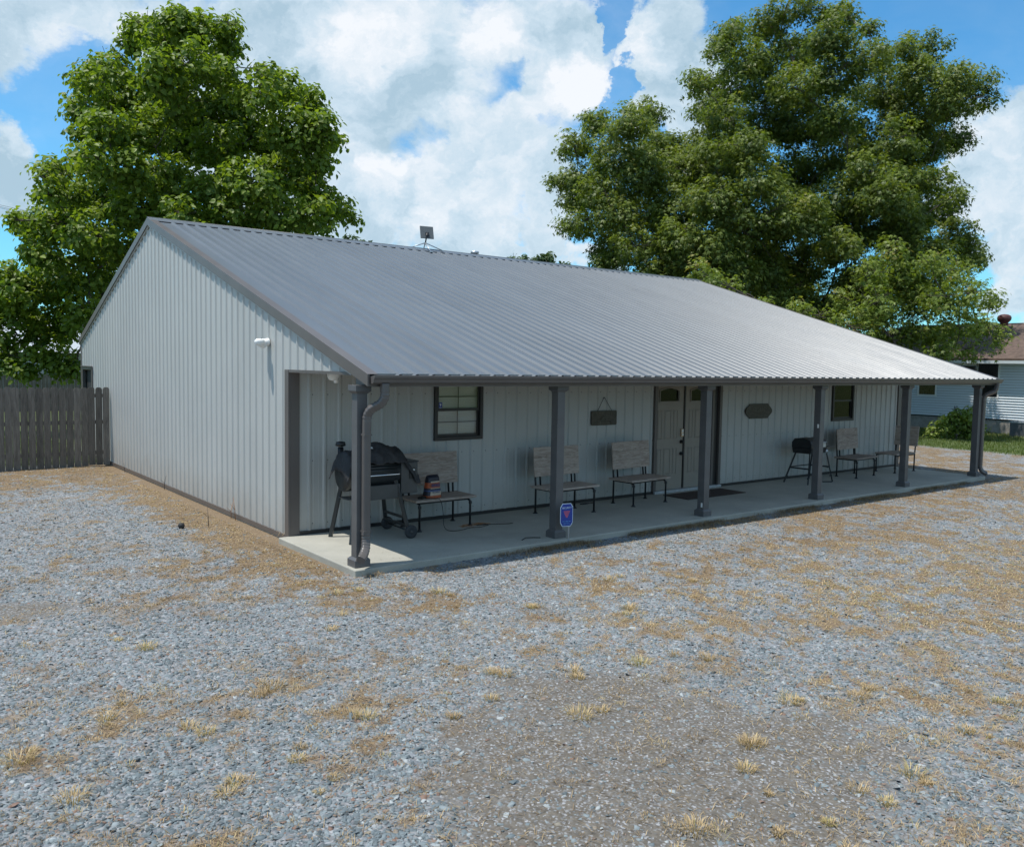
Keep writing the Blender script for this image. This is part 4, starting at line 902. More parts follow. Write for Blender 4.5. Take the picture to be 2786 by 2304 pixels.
# ------------------------------------------------------------------ small gas grill
gg = empty('gas_grill', (11.5, 1.70, 0), rad(3), label='small black gas grill on splayed folding legs behind the fourth porch post', cat='gas grill')
mb = MB(); poly = [(-.20, .63), (.20, .63), (.23, .74), (-.23, .74)]; mb.prism(poly, lambda p, t: (t, p[0], p[1]), -.36, .26); mb.build('body', 'dark', gg, bevel=.006)
mb = MB(); poly = [(-.23, .743), (.23, .743), (.23, .86), (.17, .94), (-.02, .965), (-.19, .91), (-.23, .83)]; mb.prism(poly, lambda p, t: (t, p[0], p[1]), -.37, .27); ld = mb.build('lid', 'dark', gg, bevel=.008)
mb = MB(); mb.box(-.20, .20, -.236, -.2305, .76, .85); mb.build('front_plate', 'zinc', ld); mb = MB(); mb.tube([(-.14, -.235, .87), (-.14, -.275, .87), (.14, -.275, .87), (.14, -.235, .87)], .010, 8); mb.build('handle', 'zinc', ld)
mb = MB(); mb.box(-.22, -.10, -.06, .02, .9655, .972); mb.build('badge', 'zinc', ld)
mb = MB(); mb.box(.275, .62, -.19, .17, .735, .755); mb.box(.30, .48, .02, .16, .7555, .80); mb.build('side_shelf', 'grey_metal', gg, bevel=.004)
mb = MB(); mb.lathe([(.0, -.05), (.035, -.04), (.04, .0), (.02, .04), (.0, .05)], (.34, -.17, .665), 14); mb.tube([(.34, -.17, .70), (.32, -.14, .74)], .012, 8); mb.tube([(.34, -.17, .66), (.42, -.22, .62), (.46, -.2, .70)], .008, 6); mb.build('regulator', 'zinc', gg)
for sx_, sy_ in ((-1, -1), (-1, 1), (1, -1), (1, 1)):
    xb = -.30 if sx_ < 0 else .36; xf = -.54 if sx_ < 0 else .46
    mb = MB(); mb.bar((xb, sy_*.16, .655), (xf, sy_*.28, .0), .026, .026); mb.bar((xf*.8+xb*.2-.02*sx_, sy_*.256-.02*sy_, .13), (xf*.8+xb*.2+.02*sx_, sy_*.256, .13), .03, .03); mb.build('leg', 'dark', gg)
mb = MB(); mb.bar((-.43, -.22, .32), (-.43, .22, .32), .02, .03); mb.bar((.40, -.22, .32), (.40, .22, .32), .02, .03); mb.bar((-.42, .22, .33), (.40, .22, .33), .02, .02); mb.build('brace', 'dark', gg)
mb = MB(); mb.box(-.10, .10, -.02, .02, 0, .02); o = mb.build('rubber_stopper', 'rubber', bevel=.004, loc=(11.78, 1.45, .001)); o.rotation_euler = (0, 0, -.6); tag(o, 'loose black rubber foot lying on the concrete near the gas grill', 'rubber foot')

# ------------------------------------------------------------------ yard sign
ys = empty('yard_sign', (3.20, .0, -.07), rad(-12), label='blue octagonal security company yard sign on a thin stake in front of the second post', cat='yard sign')
w_, h_, c_ = .094, .155, .032; poly = [(-w_+c_, -h_), (w_-c_, -h_), (w_, -h_+c_*1.6), (w_, h_-c_*1.6), (w_-c_, h_), (-w_+c_, h_), (-w_, h_-c_*1.6), (-w_, -h_+c_*1.6)]
ZC = .41
mb = MB(); mb.prism([(p[0]*1.06, p[1]*1.04) for p in poly], lambda p, t: (p[0]-.135, t, p[1]+ZC), .0, .004); pn = mb.build('panel', 'signwhite', ys)
mb = MB(); mb.prism([(p[0]*.98, p[1]*.985) for p in poly], lambda p, t: (p[0]-.135, t, p[1]+ZC), -.0015, -.0001); mb.build('face', 'signblue', pn)
mb = MB()
for k in range(6):
    t0 = k/6; z1 = .055-t0*.095; hw_ = .052*(1-t0*.85)
    mb.add([(-.135-hw_, -.003, ZC+z1), (-.135+hw_, -.003, ZC+z1), (-.135+hw_*.93, -.003, ZC+z1-.011), (-.135-hw_*.93, -.003, ZC+z1-.011)], [(0, 3, 2, 1)])
mb.build('emblem', 'signred', pn, fixn=False)
mb = MB(); marks(mb, -.135-.075, -.135+.075, ZC-.095, .013, -.0016, 16, 4); marks(mb, -.135-.05, -.135+.05, ZC-.116, .011, -.0016, 10, 8); marks(mb, -.135-.06, -.135+.055, ZC-.136, .011, -.0016, 13, 1); mb.build('small_print', 'signlight', pn)
def text(s, size, loc, mt, par, extr=.0008, rot=(math.pi/2, 0, 0)):
    cu = bpy.data.curves.new('t', 'FONT'); cu.body = s; cu.size = size; cu.align_x = 'CENTER'; cu.extrude = extr
    t = bpy.data.objects.new('t', cu); COL.objects.link(t); bpy.context.view_layer.update()
    me = bpy.data.meshes.new_from_object(t.evaluated_get(bpy.context.evaluated_depsgraph_get())); bpy.data.objects.remove(t)
    o = bpy.data.objects.new('lettering', me); COL.objects.link(o); me.materials.clear(); me.materials.append(M[mt]); o.parent = par; o.location = loc; o.rotation_euler = rot; return o
text('SECURITY', .034, (-.135, -.0035, ZC+.088), 'signwhite', pn)
mb = MB(); mb.bar((-.10, .008, -.10), (-.10, .008, ZC+.02), .008, .008); mb.bar((-.085, .012, -.10), (-.085, .012, ZC-.05), .005, .005); mb.build('stake', 'zinc', ys)

# ------------------------------------------------------------------ picket fences
def fence(name_label, x0, x1, y, ztop, zbot, parts=True, group=None, sp=.1495):
    f = empty('wooden_fence', (x1, y, zbot), label=name_label, cat='fence', group=group)
    n = int((x1-x0)/sp)
    def picket(mb, x, zt, zb, w=.14, th=.016, yo=0.):
        poly = [(-w/2, zb), (w/2, zb), (w/2, zt-.05), (w/2-.012, zt-.018), (w/2-.04, zt), (-w/2+.04, zt), (-w/2+.012, zt-.018), (-w/2, zt-.05)]
        mb.prism(poly, lambda p, t: (x+p[0], t+yo, p[1]), -th, 0)
    if parts:
        for k in range(n):
            x = -sp/2-k*sp-.012; r_ = random.uniform
            mb = MB(); picket(mb, 0, ztop-zbot+r_(-.015, .015), .0+r_(-.01, .02)-k*.004); o = mb.build('picket', 'picket', f, loc=(x, r_(-.003, .003), 0)); o.rotation_euler = (0, r_(-.004, .004), 0)
    else:
        mb = MB()
        for k in range(n): picket(mb, -sp/2-k*sp, ztop-zbot+random.uniform(-.02, .02), 0)
        mb.build('picket', 'picket', f)
    mb = MB(); yr = .004
    for zz in (.25, .95, 1.55): mb.box(x0-x1, -.01, yr, yr+.04, zz, zz+.085)
    mb.build('rail', 'picket', f)
    k = 0
    xx = -.06
    while xx > x0-x1:
        mb = MB(); mb.box(xx-.045, xx+.045, .045, .135, -.05, ztop-zbot-.12); mb.build('post', 'picket', f); xx -= 2.44
    return f
fence('tall grey weathered picket fence meeting the left end of the metal building', -7.6, -.03, 12.37, 1.72, -.06)

# ------------------------------------------------------------------ white house at the right
HX = 32.4; HG = -.18
hs = empty('white_house', (HX, 5, HG), label='white lap sided house with a brown shingle roof beyond the right end of the porch', cat='house')
Y0, Y1 = -4.0, 17.5
WN = [(9.167, 9.879, 1.40, 2.72), (6.638, 7.44, 1.40, 2.76), (7.52, 8.30, 1.9, 2.70), (13, 13.8, 1.4, 2.7), (0., .9, 1.4, 2.7)]
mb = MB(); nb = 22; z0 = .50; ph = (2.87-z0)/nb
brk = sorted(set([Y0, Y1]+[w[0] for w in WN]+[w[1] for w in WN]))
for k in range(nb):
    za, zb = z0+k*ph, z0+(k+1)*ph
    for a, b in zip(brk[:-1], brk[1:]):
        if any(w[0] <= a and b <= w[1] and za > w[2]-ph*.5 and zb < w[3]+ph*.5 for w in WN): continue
        zg = za+.013  # open slot under each lap, darker wall behind stands in for its shadow line
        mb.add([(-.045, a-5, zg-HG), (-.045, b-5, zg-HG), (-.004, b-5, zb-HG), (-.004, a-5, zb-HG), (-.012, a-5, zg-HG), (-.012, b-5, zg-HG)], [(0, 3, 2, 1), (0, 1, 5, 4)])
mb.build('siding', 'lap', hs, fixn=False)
mb = MB(); mb.box(.0, 9.4, Y0-5, Y1-5, .68, 3.05); mb.build('wall', 'block', hs)  # wall behind the laps coloured dark so the slots look like lap shadows
mb = MB(); mb.box(-.0, 9.3, Y0-5+.02, Y1-5-.02, -.1, .66); mb.build('foundation', 'block', hs)
mb = MB(); mb.box(-.03, .01, Y0-5, Y1-5, .64, .69); mb.build('sill_board', 'frame', hs)
# hip roof
ez = 2.97-HG; rz = 4.66-HG; ov = .45
mb = MB(); a0, a1 = Y0-5-ov, Y1-5+ov; xr0, xr1 = -ov, 9.4+ov; rx = 4.7; r0, r1 = a0+8, a1-5.1
th = .07
for dz in (0, -th):
    vs = [(xr0, a0, ez+dz), (xr0, a1, ez+dz), (xr1, a1, ez+dz), (xr1, a0, ez+dz), (rx, r0, rz+dz), (rx, r1, rz+dz)]
    mb.add(vs, [(0, 1, 5, 4), (1, 2, 5), (2, 3, 4, 5), (3, 0, 4)] if dz == 0 else [(4, 5, 1, 0), (5, 2, 1), (5, 4, 3, 2), (4, 0, 3)])
vs = [(xr0, a0, ez), (xr0, a1, ez), (xr1, a1, ez), (xr1, a0, ez), (xr0, a0, ez-th), (xr0, a1, ez-th), (xr1, a1, ez-th), (xr1, a0, ez-th)]
mb.add(vs, [(0, 4, 5, 1), (1, 5, 6, 2), (2, 6, 7, 3), (3, 7, 4, 0)]); rfh = mb.build('roof', 'shingle', hs, fixn=False)
mb = MB(); mb.box(-ov-.01, -.03, Y0-5-ov, Y1-5+ov, ez-.20, ez-.08); mb.build('soffit', 'lap', hs)
tv = on_plane(2057, 664, 0, HX+rx-1.0)
mb = MB(); zt_ = rz-.15; tvp = (rx-.9, tv[1]-5)
mb.lathe([(.16, -.25), (.16, .12), (.2, .16), (.27, .24), (.29, .34), (.26, .43), (.15, .49), (.0, .51)], (*tvp, zt_), 20); mb.lathe([(.32, -.30), (.18, -.12), (.16, .0)], (*tvp, zt_), 16); mb.build('turbine_vent', 'vent_red', rfh)
for (a, b, c, d) in WN:
    mb = MB(); w = .06
    for q in ((a-w, a, c-w, d+w), (b, b+w, c-w, d+w), (a, b, c-w, c), (a, b, d, d+w), (a, b, (c+d)/2-.025, (c+d)/2+.025)): mb.box(-.05, .01, q[0]-5, q[1]-5, q[2]-HG, q[3]-HG)
    wf = mb.build('window', 'white', hs); mb = MB(); mb.box(-.028, -.024, a-5, b-5, c-HG, d-HG); mb.build('pane', 'glass', wf)
    mb = MB(); mb.box(-.0, .005, a-5, b-5, c-HG, d-HG); mb.build('curtain', 'frame' if b < 14 and a > 8.5 else 'blind', wf)
ac = empty('air_conditioner', (31.6, 5.25, -.17), label='grey outdoor air conditioner unit against the white house foundation at the right edge', cat='air conditioner')
mb = MB(); mb.box(-.38, .38, -.38, .38, 0, .62)
for k in range(12): mb.box(-.388, .388, -.388, .388, .05+k*.045, .066+k*.045)
mb.build('cabinet', 'ac', ac, bevel=.006); mb = MB(); mb.box(-.40, .40, -.40, .40, .621, .68); mb.lathe([(.0, .70), (.25, .70), (.28, .681)], (0, 0, 0), 20); mb.build('top_grille', 'zinc', ac, bevel=.006)

# ------------------------------------------------------------------ far left: second fence and a grey blue house
q = at(60, 772, 38)
fence('long grey board fence far behind the left tree in front of the blue grey house', q[0]-9, q[0]+9, q[1]+.0, 1.62, -.1, parts=False)
q2 = at(128, 770, 46)
fh = empty('blue_grey_house', (q2[0], q2[1], -.1), label='blue grey house with a white framed window glimpsed behind the left tree', cat='house')
mb = MB()
for k in range(16): mb.add([(-8, -.02, .3+k*.15), (8, -.02, .3+k*.15), (8, .0, .45+k*.15), (-8, 0, .45+k*.15), (-8, 0, .3+k*.15), (8, 0, .3+k*.15)], [(0, 1, 2, 3), (0, 4, 5, 1)])
mb.box(-8, 8, .005, 7, 0, 2.75); mb.build('wall', 'bgwall', fh, fixn=False)
mb = MB(); mb.prism([(-.5, 2.7), (7.5, 2.7), (3.5, 4.6)], lambda p, t: (t, p[0], p[1]), -8.4, 8.4); mb.build('roof', 'bgwall', fh)
wz = 1.55
mb = MB()
for q in ((-.5, -.42, 1.0, 2.3), (.42, .5, 1.0, 2.3), (-.42, .42, 1.0, 1.08), (-.42, .42, 2.22, 2.3), (-.42, .42, 1.6, 1.66)): mb.box(q[0], q[1], -.06, -.0, q[2], q[3])
wf = mb.build('window', 'white', fh); mb = MB(); mb.box(-.42, .42, -.035, -.025, 1.08, 2.22); mb.build('pane', 'glass', wf); mb = MB(); mb.box(-.42, .42, -.023, -.021, 1.08, 2.22); mb.build('curtain', 'frame', wf)

# power lines
mb = MB()
for v_, g_ in ((421, 0), (424.5, .4), (427, .9)):
    a, b = at(-900, v_-198, 60), at(420, v_+92, 60)
    pts = [tuple(a+(b-a)*t-np.array([0, 0, 1.2*math.sin(math.pi*t)*0+0])) for t in np.linspace(0, 1, 12)]; mb.tube(pts, .011, 5)
o = mb.build('power_line', 'cord'); tag(o, 'three thin overhead power lines crossing the sky behind the left tree', 'power line')

# ------------------------------------------------------------------ trees
def leaf_arrays(P, nrm, size, shape, tone):
    """broad = 6 vertex pointed leaf, narrow = 4 vertex"""
    n = len(P); a = rng.normal(0, 1, (n, 3)); nrm = nrm/np.linalg.norm(nrm, axis=1, keepdims=True)
    d = np.cross(nrm, a); d /= np.linalg.norm(d, axis=1, keepdims=True)+1e-9; d[:, 2] -= .35; d /= np.linalg.norm(d, axis=1, keepdims=True)
    s = np.cross(nrm, d); s /= np.linalg.norm(s, axis=1, keepdims=True)+1e-9; nn = np.cross(d, s)
    S = size[:, None]
    if shape == 'broad':
        pts = [(0, 0, 0), (-.42, .30, .10), (-.30, .72, .06), (0, 1.1, -.12), (.30, .72, .06), (.42, .30, .10)]
        fc = np.array([[0, 3, 2, 1], [0, 5, 4, 3]])
    elif shape == 'narrow':
        pts = [(0, 0, 0), (-.22, .45, .06), (0, 1.1, -.12), (.22, .45, .06)]; fc = np.array([[0, 3, 2, 1]])
    else:   # compound frond: three leaflets
        pts = [(0, 0, 0), (-.10, .45, .04), (0, 1.15, -.15), (.10, .45, .04), (-.55, .75, -.05), (-.25, .20, .02), (.55, .75, -.05), (.25, .20, .02)]
        fc = np.array([[0, 3, 2, 1], [0, 1, 4, 5], [0, 7, 6, 3]])
    V = np.stack([P+S*(s*p[0]+d*p[1]+nn*p[2]) for p in pts], 1)
    k = len(pts); F = (fc[None]+(np.arange(n)*k)[:, None, None]).reshape(-1, 4)
    return V.reshape(-1, 3), F, np.repeat(tone, k)
def tree(name, label, base, lobes, lsize, dens, lmat, shape, trunk_r=.3, spray=.5, per=26, crotch=.45, group=None, cat='tree', limbs=True, tonebias=0., depthf=.7, fill=1):
    C0 = np.array([l[0] for l in lobes]); Rr = np.array([l[1] for l in lobes]); cen = C0.mean(0)
    base = np.array(base, float); root = empty(name, tuple(base), label=label, cat=cat, group=group)
    # limbs
    top = cen*.6+C0[np.argmax(C0[:, 2])]*.4
    mb = MB(); H0 = max(cen[2]-base[2], .5); cr = base+np.array([0, 0, H0*crotch]); nodes_ = [(base, trunk_r*1.25), (base+np.array([.05, .05, H0*crotch*.4]), trunk_r), (cr, trunk_r*.8)]
    def tb(pts, rs, n=8): mb.tube([tuple(np.array(p)-base) for p in pts], rs, n, caps=False)
    tb([p for p, _ in nodes_], [r for _, r in nodes_], 12)
    ends = []
    order = np.argsort(np.linalg.norm(C0-cr, axis=1)); anchors = [(cr, trunk_r*.75)]
    tips = []
    for i in order:
        c = C0[i]; best = min(anchors, key=lambda a: np.linalg.norm(a[0]-c)+.6*max(0, a[0][2]-c[2])+.35*np.linalg.norm(a[0]-cr))
        a, ra = best; l = np.linalg.norm(c-a)
        if l < .3: continue
        r0 = min(ra*.78, .035*l+.03 if shape != 'x' else .05); r1 = max(.018, r0*.55)
        mid = (a+c)/2+rng.normal(0, .08*l, 3)+np.array([0, 0, .10*l]); pts = []; rs = []
        for t in np.linspace(0, 1, 8): pts.append(a*(1-t)**2+2*mid*t*(1-t)+c*t*t+rng.normal(0, .012*l, 3)*(0 < t < 1)); rs.append(r0*(1-t)+r1*t)
        tb(pts, rs); anchors += [(pts[4], (r0+r1)/2), (pts[-1], r1)]
        for _ in range(7):
            dv = rng.normal(0, 1, 3); dv[2] = abs(dv[2])*.6; dv /= np.linalg.norm(dv); e = c+dv*Rr[i]*rng.uniform(.6, .95); m2 = (c+e)/2+np.array([0, 0, .08*Rr[i]])
            s0 = pts[rng.integers(4, 8)]; tb([s0, s0*.5+m2*.5, e], [r1*.7, r1*.45, .008], 5)
    if limbs: mb.build('trunk', 'bark', root)
    # foliage
    PP = []; NN = []; TT = []
    for c, R in lobes:
        k = max(3, int(dens*R*R/(spray*spray)))
        dv = rng.normal(0, 1, (k, 3)); dv /= np.linalg.norm(dv, axis=1, keepdims=True); dv[:, 2] = np.where(dv[:, 2] < -.5, dv[:, 2]*.6, dv[:, 2])
        rr = R*(.35+.65*rng.random(k)**.55); sc_ = c+dv*rr[:, None]*np.array([1, 1, .92])
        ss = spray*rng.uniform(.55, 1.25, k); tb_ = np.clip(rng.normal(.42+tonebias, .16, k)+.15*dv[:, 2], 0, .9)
        n_ = np.maximum(4, (per*(ss/spray)**2).astype(int)); ix = np.repeat(np.arange(k), n_); m_ = len(ix)
        e = rng.normal(0, 1, (m_, 3)); e /= np.linalg.norm(e, axis=1, keepdims=True); q = rng.random(m_)**.5
        p = sc_[ix]+e*(ss[ix]*q)[:, None]*np.array([1, 1, .72]); p[:, 2] -= (q**2)*ss[ix]*.2+rng.random(m_)**4*ss[ix]*.5
        nn = e*np.array([.7, .7, .6])+np.array([0, 0, .75])+rng.normal(0, .42, (m_, 3))+dv[ix]*.35
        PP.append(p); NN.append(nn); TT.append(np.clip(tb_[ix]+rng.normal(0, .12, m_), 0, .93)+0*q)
    P_ = np.concatenate(PP); Nn = np.concatenate(NN); Tn = np.concatenate(TT)
    if lsize: 
        V, F, T = leaf_arrays(P_-base, Nn, lsize*rng.uniform(.6, 1.25, len(P_)), shape, Tn)
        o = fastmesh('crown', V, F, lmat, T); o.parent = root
    return root, len(P_)
def lobes_from(circles, D, depth=.75, copies=2, seed=0):
    r_ = np.random.default_rng(seed); out = []; cs = np.array([(u, v) for u, v, r in circles], float); cen = cs.mean(0); ext = np.array([np.abs(cs[:, 0]-cen[0]).max(), np.abs(cs[:, 1]-cen[1]).max()])
    for u, v, r in circles:
        q = min(1, (((u-cen[0])/ext[0])**2+((v-cen[1])/ext[1])**2)); dep = ext[0]*D/(FPX/K)*depth*math.sqrt(max(0, 1-q))
        for k in range(copies):
            off = r_.uniform(-1, 1)*dep if k == 0 else (r_.choice([-1, 1])*r_.uniform(.4, 1)*dep)
            if k > 0 and dep < .8: continue
            d = D+off; out.append((at(u, v, d), r*d/(FPX/K)*(1 if k == 0 else .9)))
    return out
nl = []
LC = [(365, 42, 42), (345, 350, 42), (318, 385, 36), (360, 400, 36), (335, 85, 45), (290, 55, 38), (265, 85, 30), (415, 60, 40), (470, 50, 32), (470, 95, 32), (390, 125, 60), (330, 150, 50), (450, 150, 48), (225, 140, 45), (185, 165, 38), (170, 220, 38), (235, 195, 55), (300, 200, 55), (370, 210, 65), (450, 225, 60), (545, 150, 30), (520, 195, 45), (575, 180, 42), (625, 215, 45), (660, 260, 38), (680, 290, 24),
      (600, 270, 60), (530, 280, 60), (450, 300, 65), (370, 290, 60), (290, 270, 60), (215, 260, 55), (165, 270, 26), (200, 330, 55), (270, 350, 65), (650, 330, 34), (600, 350, 60), (520, 370, 65), (440, 385, 60), (650, 390, 38), (690, 425, 30), (725, 450, 20), (640, 440, 55), (560, 440, 60), (480, 450, 60),
      (125, 350, 34), (90, 360, 22), (150, 400, 50), (100, 400, 30), (210, 410, 60), (290, 430, 65), (370, 440, 60), (60, 460, 32), (30, 452, 20), (120, 460, 55), (190, 480, 60), (260, 510, 55), (80, 520, 48), (20, 560, 30), (40, 600, 50), (110, 580, 60), (180, 560, 60), (230, 590, 45), (-20, 620, 50), (30, 680, 60), (110, 660, 60), (180, 640, 50), (-10, 730, 50), (60, 740, 50), (130, 730, 45), (155, 755, 35), (-60, 690, 60), (-80, 620, 60), (410, 500, 60), (500, 520, 60)]
lb = lobes_from(LC, 26.5, .62, 2, 3)
bs = at(345, 600, 26.5); r_, n_ = tree('broadleaf_tree', 'large bright green broadleaf tree towering behind the left gable and the fence', (bs[0], bs[1], -.1), lb, .155, 7.5, 'leafA', 'broad', .30, .34, 20, .62); nl.append(n_)
RC = [(1620, 25, 40), (1680, 30, 40), (1740, 40, 35), (1770, 50, 20), (1570, 60, 40), (1500, 70, 36), (1480, 110, 32), (1540, 110, 50), (1620, 95, 55), (1700, 90, 55), (1440, 165, 34), (1490, 170, 45), (1550, 180, 55), (1630, 175, 60), (1710, 165, 55), (1790, 130, 45), (1850, 95, 36), (1910, 95, 30), (1880, 150, 50), (1950, 150, 40), (2000, 170, 40), (2020, 205, 28), (1960, 215, 50), (1800, 200, 60), (1880, 230, 60), (1720, 240, 65), (1640, 260, 65), (1560, 260, 60), (1490, 250, 55), (1450, 225, 36), (1960, 275, 36), (1900, 300, 55), (1820, 300, 65), (1740, 320, 65),
      (1325, 225, 30), (1300, 260, 48), (1235, 250, 34), (1190, 290, 36), (1250, 310, 55), (1180, 350, 40), (1150, 385, 25), (1330, 300, 55), (1380, 300, 45), (1430, 300, 50), (1400, 360, 60), (1320, 370, 60), (1240, 380, 60), (1190, 420, 38), (1200, 470, 40), (1260, 450, 55), (1330, 450, 60), (1240, 510, 45), (1310, 520, 55), (1400, 440, 60), (1390, 520, 55), (1480, 340, 65), (1560, 350, 65), (1650, 350, 65), (1480, 430, 65), (1560, 440, 65), (1650, 440, 65), (1740, 410, 65), (1830, 390, 60), (1900, 370, 45), (1470, 520, 60), (1560, 530, 60), (1650, 530, 60), (1740, 500, 60), (1820, 470, 55), (1900, 440, 50), (1940, 400, 30), (1960, 470, 40), (1500, 590, 50), (1590, 600, 50), (1680, 600, 50), (1760, 580, 50), (1990, 520, 35), (1930, 520, 45)]
rj = random.Random(4); RC = [(u+rj.uniform(-14, 14), v+rj.uniform(-16, 16), r) for u, v, r in RC]+[(1350+rj.uniform(0, 560), 330+rj.uniform(0, 270), rj.uniform(40, 60)) for _ in range(34)]+[(1500, 312, 50), (1540, 295, 50), (1470, 300, 40), (1250, 545, 34), (1350, 560, 40), (1430, 560, 45), (1500, 560, 50), (1620, 570, 50), (1700, 640, 45), (1610, 640, 45), (1790, 640, 45), (1850, 580, 45)]
lb = lobes_from(RC, 37, .55, 2, 5)
bs = at(1640, 640, 37); r_, n_ = tree('pecan_tree', 'huge dark green pecan tree filling the sky behind the right end of the roof', (bs[0], bs[1], -.15), lb, .165, 7.5, 'leafB', 'frond', .48, .48, 40, .5); nl.append(n_)
SC = [(1830, 510, 36), (1790, 560, 42), (1850, 560, 45), (1910, 540, 36), (1960, 560, 38), (1800, 620, 48), (1870, 620, 50), (1940, 610, 48), (2000, 600, 38), (2035, 615, 24), (1830, 680, 45), (1900, 680, 48), (1970, 670, 46), (2025, 670, 32), (2055, 695, 22), (1930, 715, 30), (1990, 715, 28), (1760, 650, 36), (1730, 610, 30)]
lb = lobes_from(SC, 31.5, .6, 2, 9)
bs = at(1853, 800, 31.5); r_, n_ = tree('young_tree', 'smaller yellow green tree in front of the house roof below the pecan', (bs[0], bs[1], -.15), lb, .16, 6, 'leafC', 'frond', .11, .42, 26, .5, tonebias=.05); nl.append(n_)
SC = [(1430, 555, 30), (1460, 575, 30), (1490, 590, 26), (1415, 560, 20), (1700, 655, 35), (1760, 680, 35), (1640, 640, 35), (1570, 630, 30)]
lb = lobes_from(SC, 30, .5, 2, 19); bs = at(1560, 700, 30); r_, n_ = tree('leafy_shrub', 'bright green understorey shrub peeking over the far roof slope', (bs[0], bs[1], -.1), lb, .16, 6, 'leafC', 'frond', .08, .4, 26, .4, cat='shrub'); nl.append(n_)
# far tips over the ridge
lb = lobes_from([(1053, 530, 16), (1075, 536, 12), (1050, 545, 16), (1080, 550, 14), (1045, 570, 20), (1075, 575, 22), (1060, 595, 22)], 75, .5, 2, 21); bs = at(1060, 600, 75); tree('distant_tree', 'left of the two tiny tree tips showing over the middle of the ridge', (bs[0], bs[1], 0), lb, .26, 6, 'leafF', 'broad', .2, .45, 26, .5, 'distant tree tips over the ridge')
lb = lobes_from([(1105, 530, 12), (1128, 526, 12), (1120, 540, 18), (1150, 545, 9), (1165, 546, 6), (1110, 565, 22), (1145, 570, 22), (1125, 590, 22)], 75, .5, 2, 22); bs = at(1120, 600, 75); tree('distant_tree', 'right of the two tiny tree tips showing over the middle of the ridge', (bs[0], bs[1], 0), lb, .26, 6, 'leafF', 'broad', .2, .45, 26, .5, 'distant tree tips over the ridge')
lb = lobes_from([(712, 488, 9), (728, 492, 10), (745, 497, 6), (715, 500, 14), (725, 515, 16), (720, 530, 18)], 60, .5, 2, 23); bs = at(720, 560, 60); tree('distant_conifer', 'small conifer tip just right of the broadleaf tree above the ridge', (bs[0], bs[1], 0), lb, .35, 2.5, 'leafF', 'narrow', .15, .4, 18, .5)
# bush by the house
lb = lobes_from([(1960, 868, 26), (1930, 880, 22), (1985, 880, 26), (1945, 862, 18), (1975, 850, 18), (1990, 840, 12), (1958, 840, 10), (1995, 870, 20), (1910, 888, 12)], 31.6, .5, 3, 31); bs = at(1962, 895, 31.6)
tree('round_bush', 'round yellow green bush standing before the white house between the last two posts', (bs[0], bs[1], -.17), lb, .10, 9, 'leafD', 'broad', .03, .25, 22, .3, cat='bush')
# distant woods around the horizon
n = 14000; a = rng.uniform(0, 6.283, n); R = rng.uniform(170, 230, n); k = fbm(a*14, a*3, 4); zz = rng.random(n)**.8*(3+7*k)
P_ = np.stack([R*np.cos(a)+8, R*np.sin(a)+6, zz], -1); V, F, T = leaf_arrays(P_, rng.normal(0, 1, (n, 3))+np.array([0, 0, .5]), rng.uniform(2., 4., n), 'broad', np.clip(rng.normal(.4, .2, n), 0, .9))
g = fastmesh('distant_woods', V, F, 'leafF', T); tag(g, 'dark green line of distant woods along the horizon', 'woods', kind='stuff')

# ------------------------------------------------------------------ bits on the ground
bl = on_plane(372, 1080, 2, -.05)
mb = MB(); mb.lathe([(.0, -.045), (.035, -.035), (.05, .0), (.038, .035), (.0, .046)], (0, 0, 0), 10); o = mb.build('lump_of_coal', 'darkmatte', loc=(bl[0], bl[1], -.035)); tag(o, 'small round black lump lying alone on the gravel left of the gable wall', 'coal lump')
WG = 'dead weed stalks along the gable wall'
for i, (u, v, h, lab) in enumerate(((358, 1002, .26, 'short dead weed stalk halfway along the gable wall, nearest the fence'), (492, 1066, .36, 'tall leaning dead weed stalk against the gable wall near the porch corner'), (428, 1080, .30, 'forked dead weed stalk standing in straw midway to the porch corner'), (474, 1063, .24, 'thin upright dead weed stalk just left of the tallest one'), (296, 966, .20, 'short dead stalk at the foot of the fence corner'))):
    q = gpt(u, v); mb = MB(); l = random.uniform(-.3, .3); mb.tube([(0, 0, 0), (l*.2*h, .02, h*.5), (l*h, .05, h)], [.006, .005, .002], 5); mb.tube([(l*.15*h, .01, h*.45), (l*h*.2-.08, .0, h*.75)], [.004, .0015], 4)
    o = mb.build('weed_stalk', 'orange' if i % 2 else 'bark', loc=(min(q[0], -.08), q[1], -.07)); tag(o, lab, 'weed stalk', WG)
mb = MB(); a, b = gpt(415, 1009), gpt(590, 1012); mb.tube([(0, 0, 0), ((b[0]-a[0])*.5, (b[1]-a[1])*.5, .01), (b[0]-a[0], b[1]-a[1], 0)], .008, 5); o = mb.build('fallen_stick', 'bark', loc=(a[0], a[1], -.06)); tag(o, 'long thin fallen stick lying on the straw between fence and gable wall', 'stick')
for u, v in ((350, 1095), (520, 1105)): pass

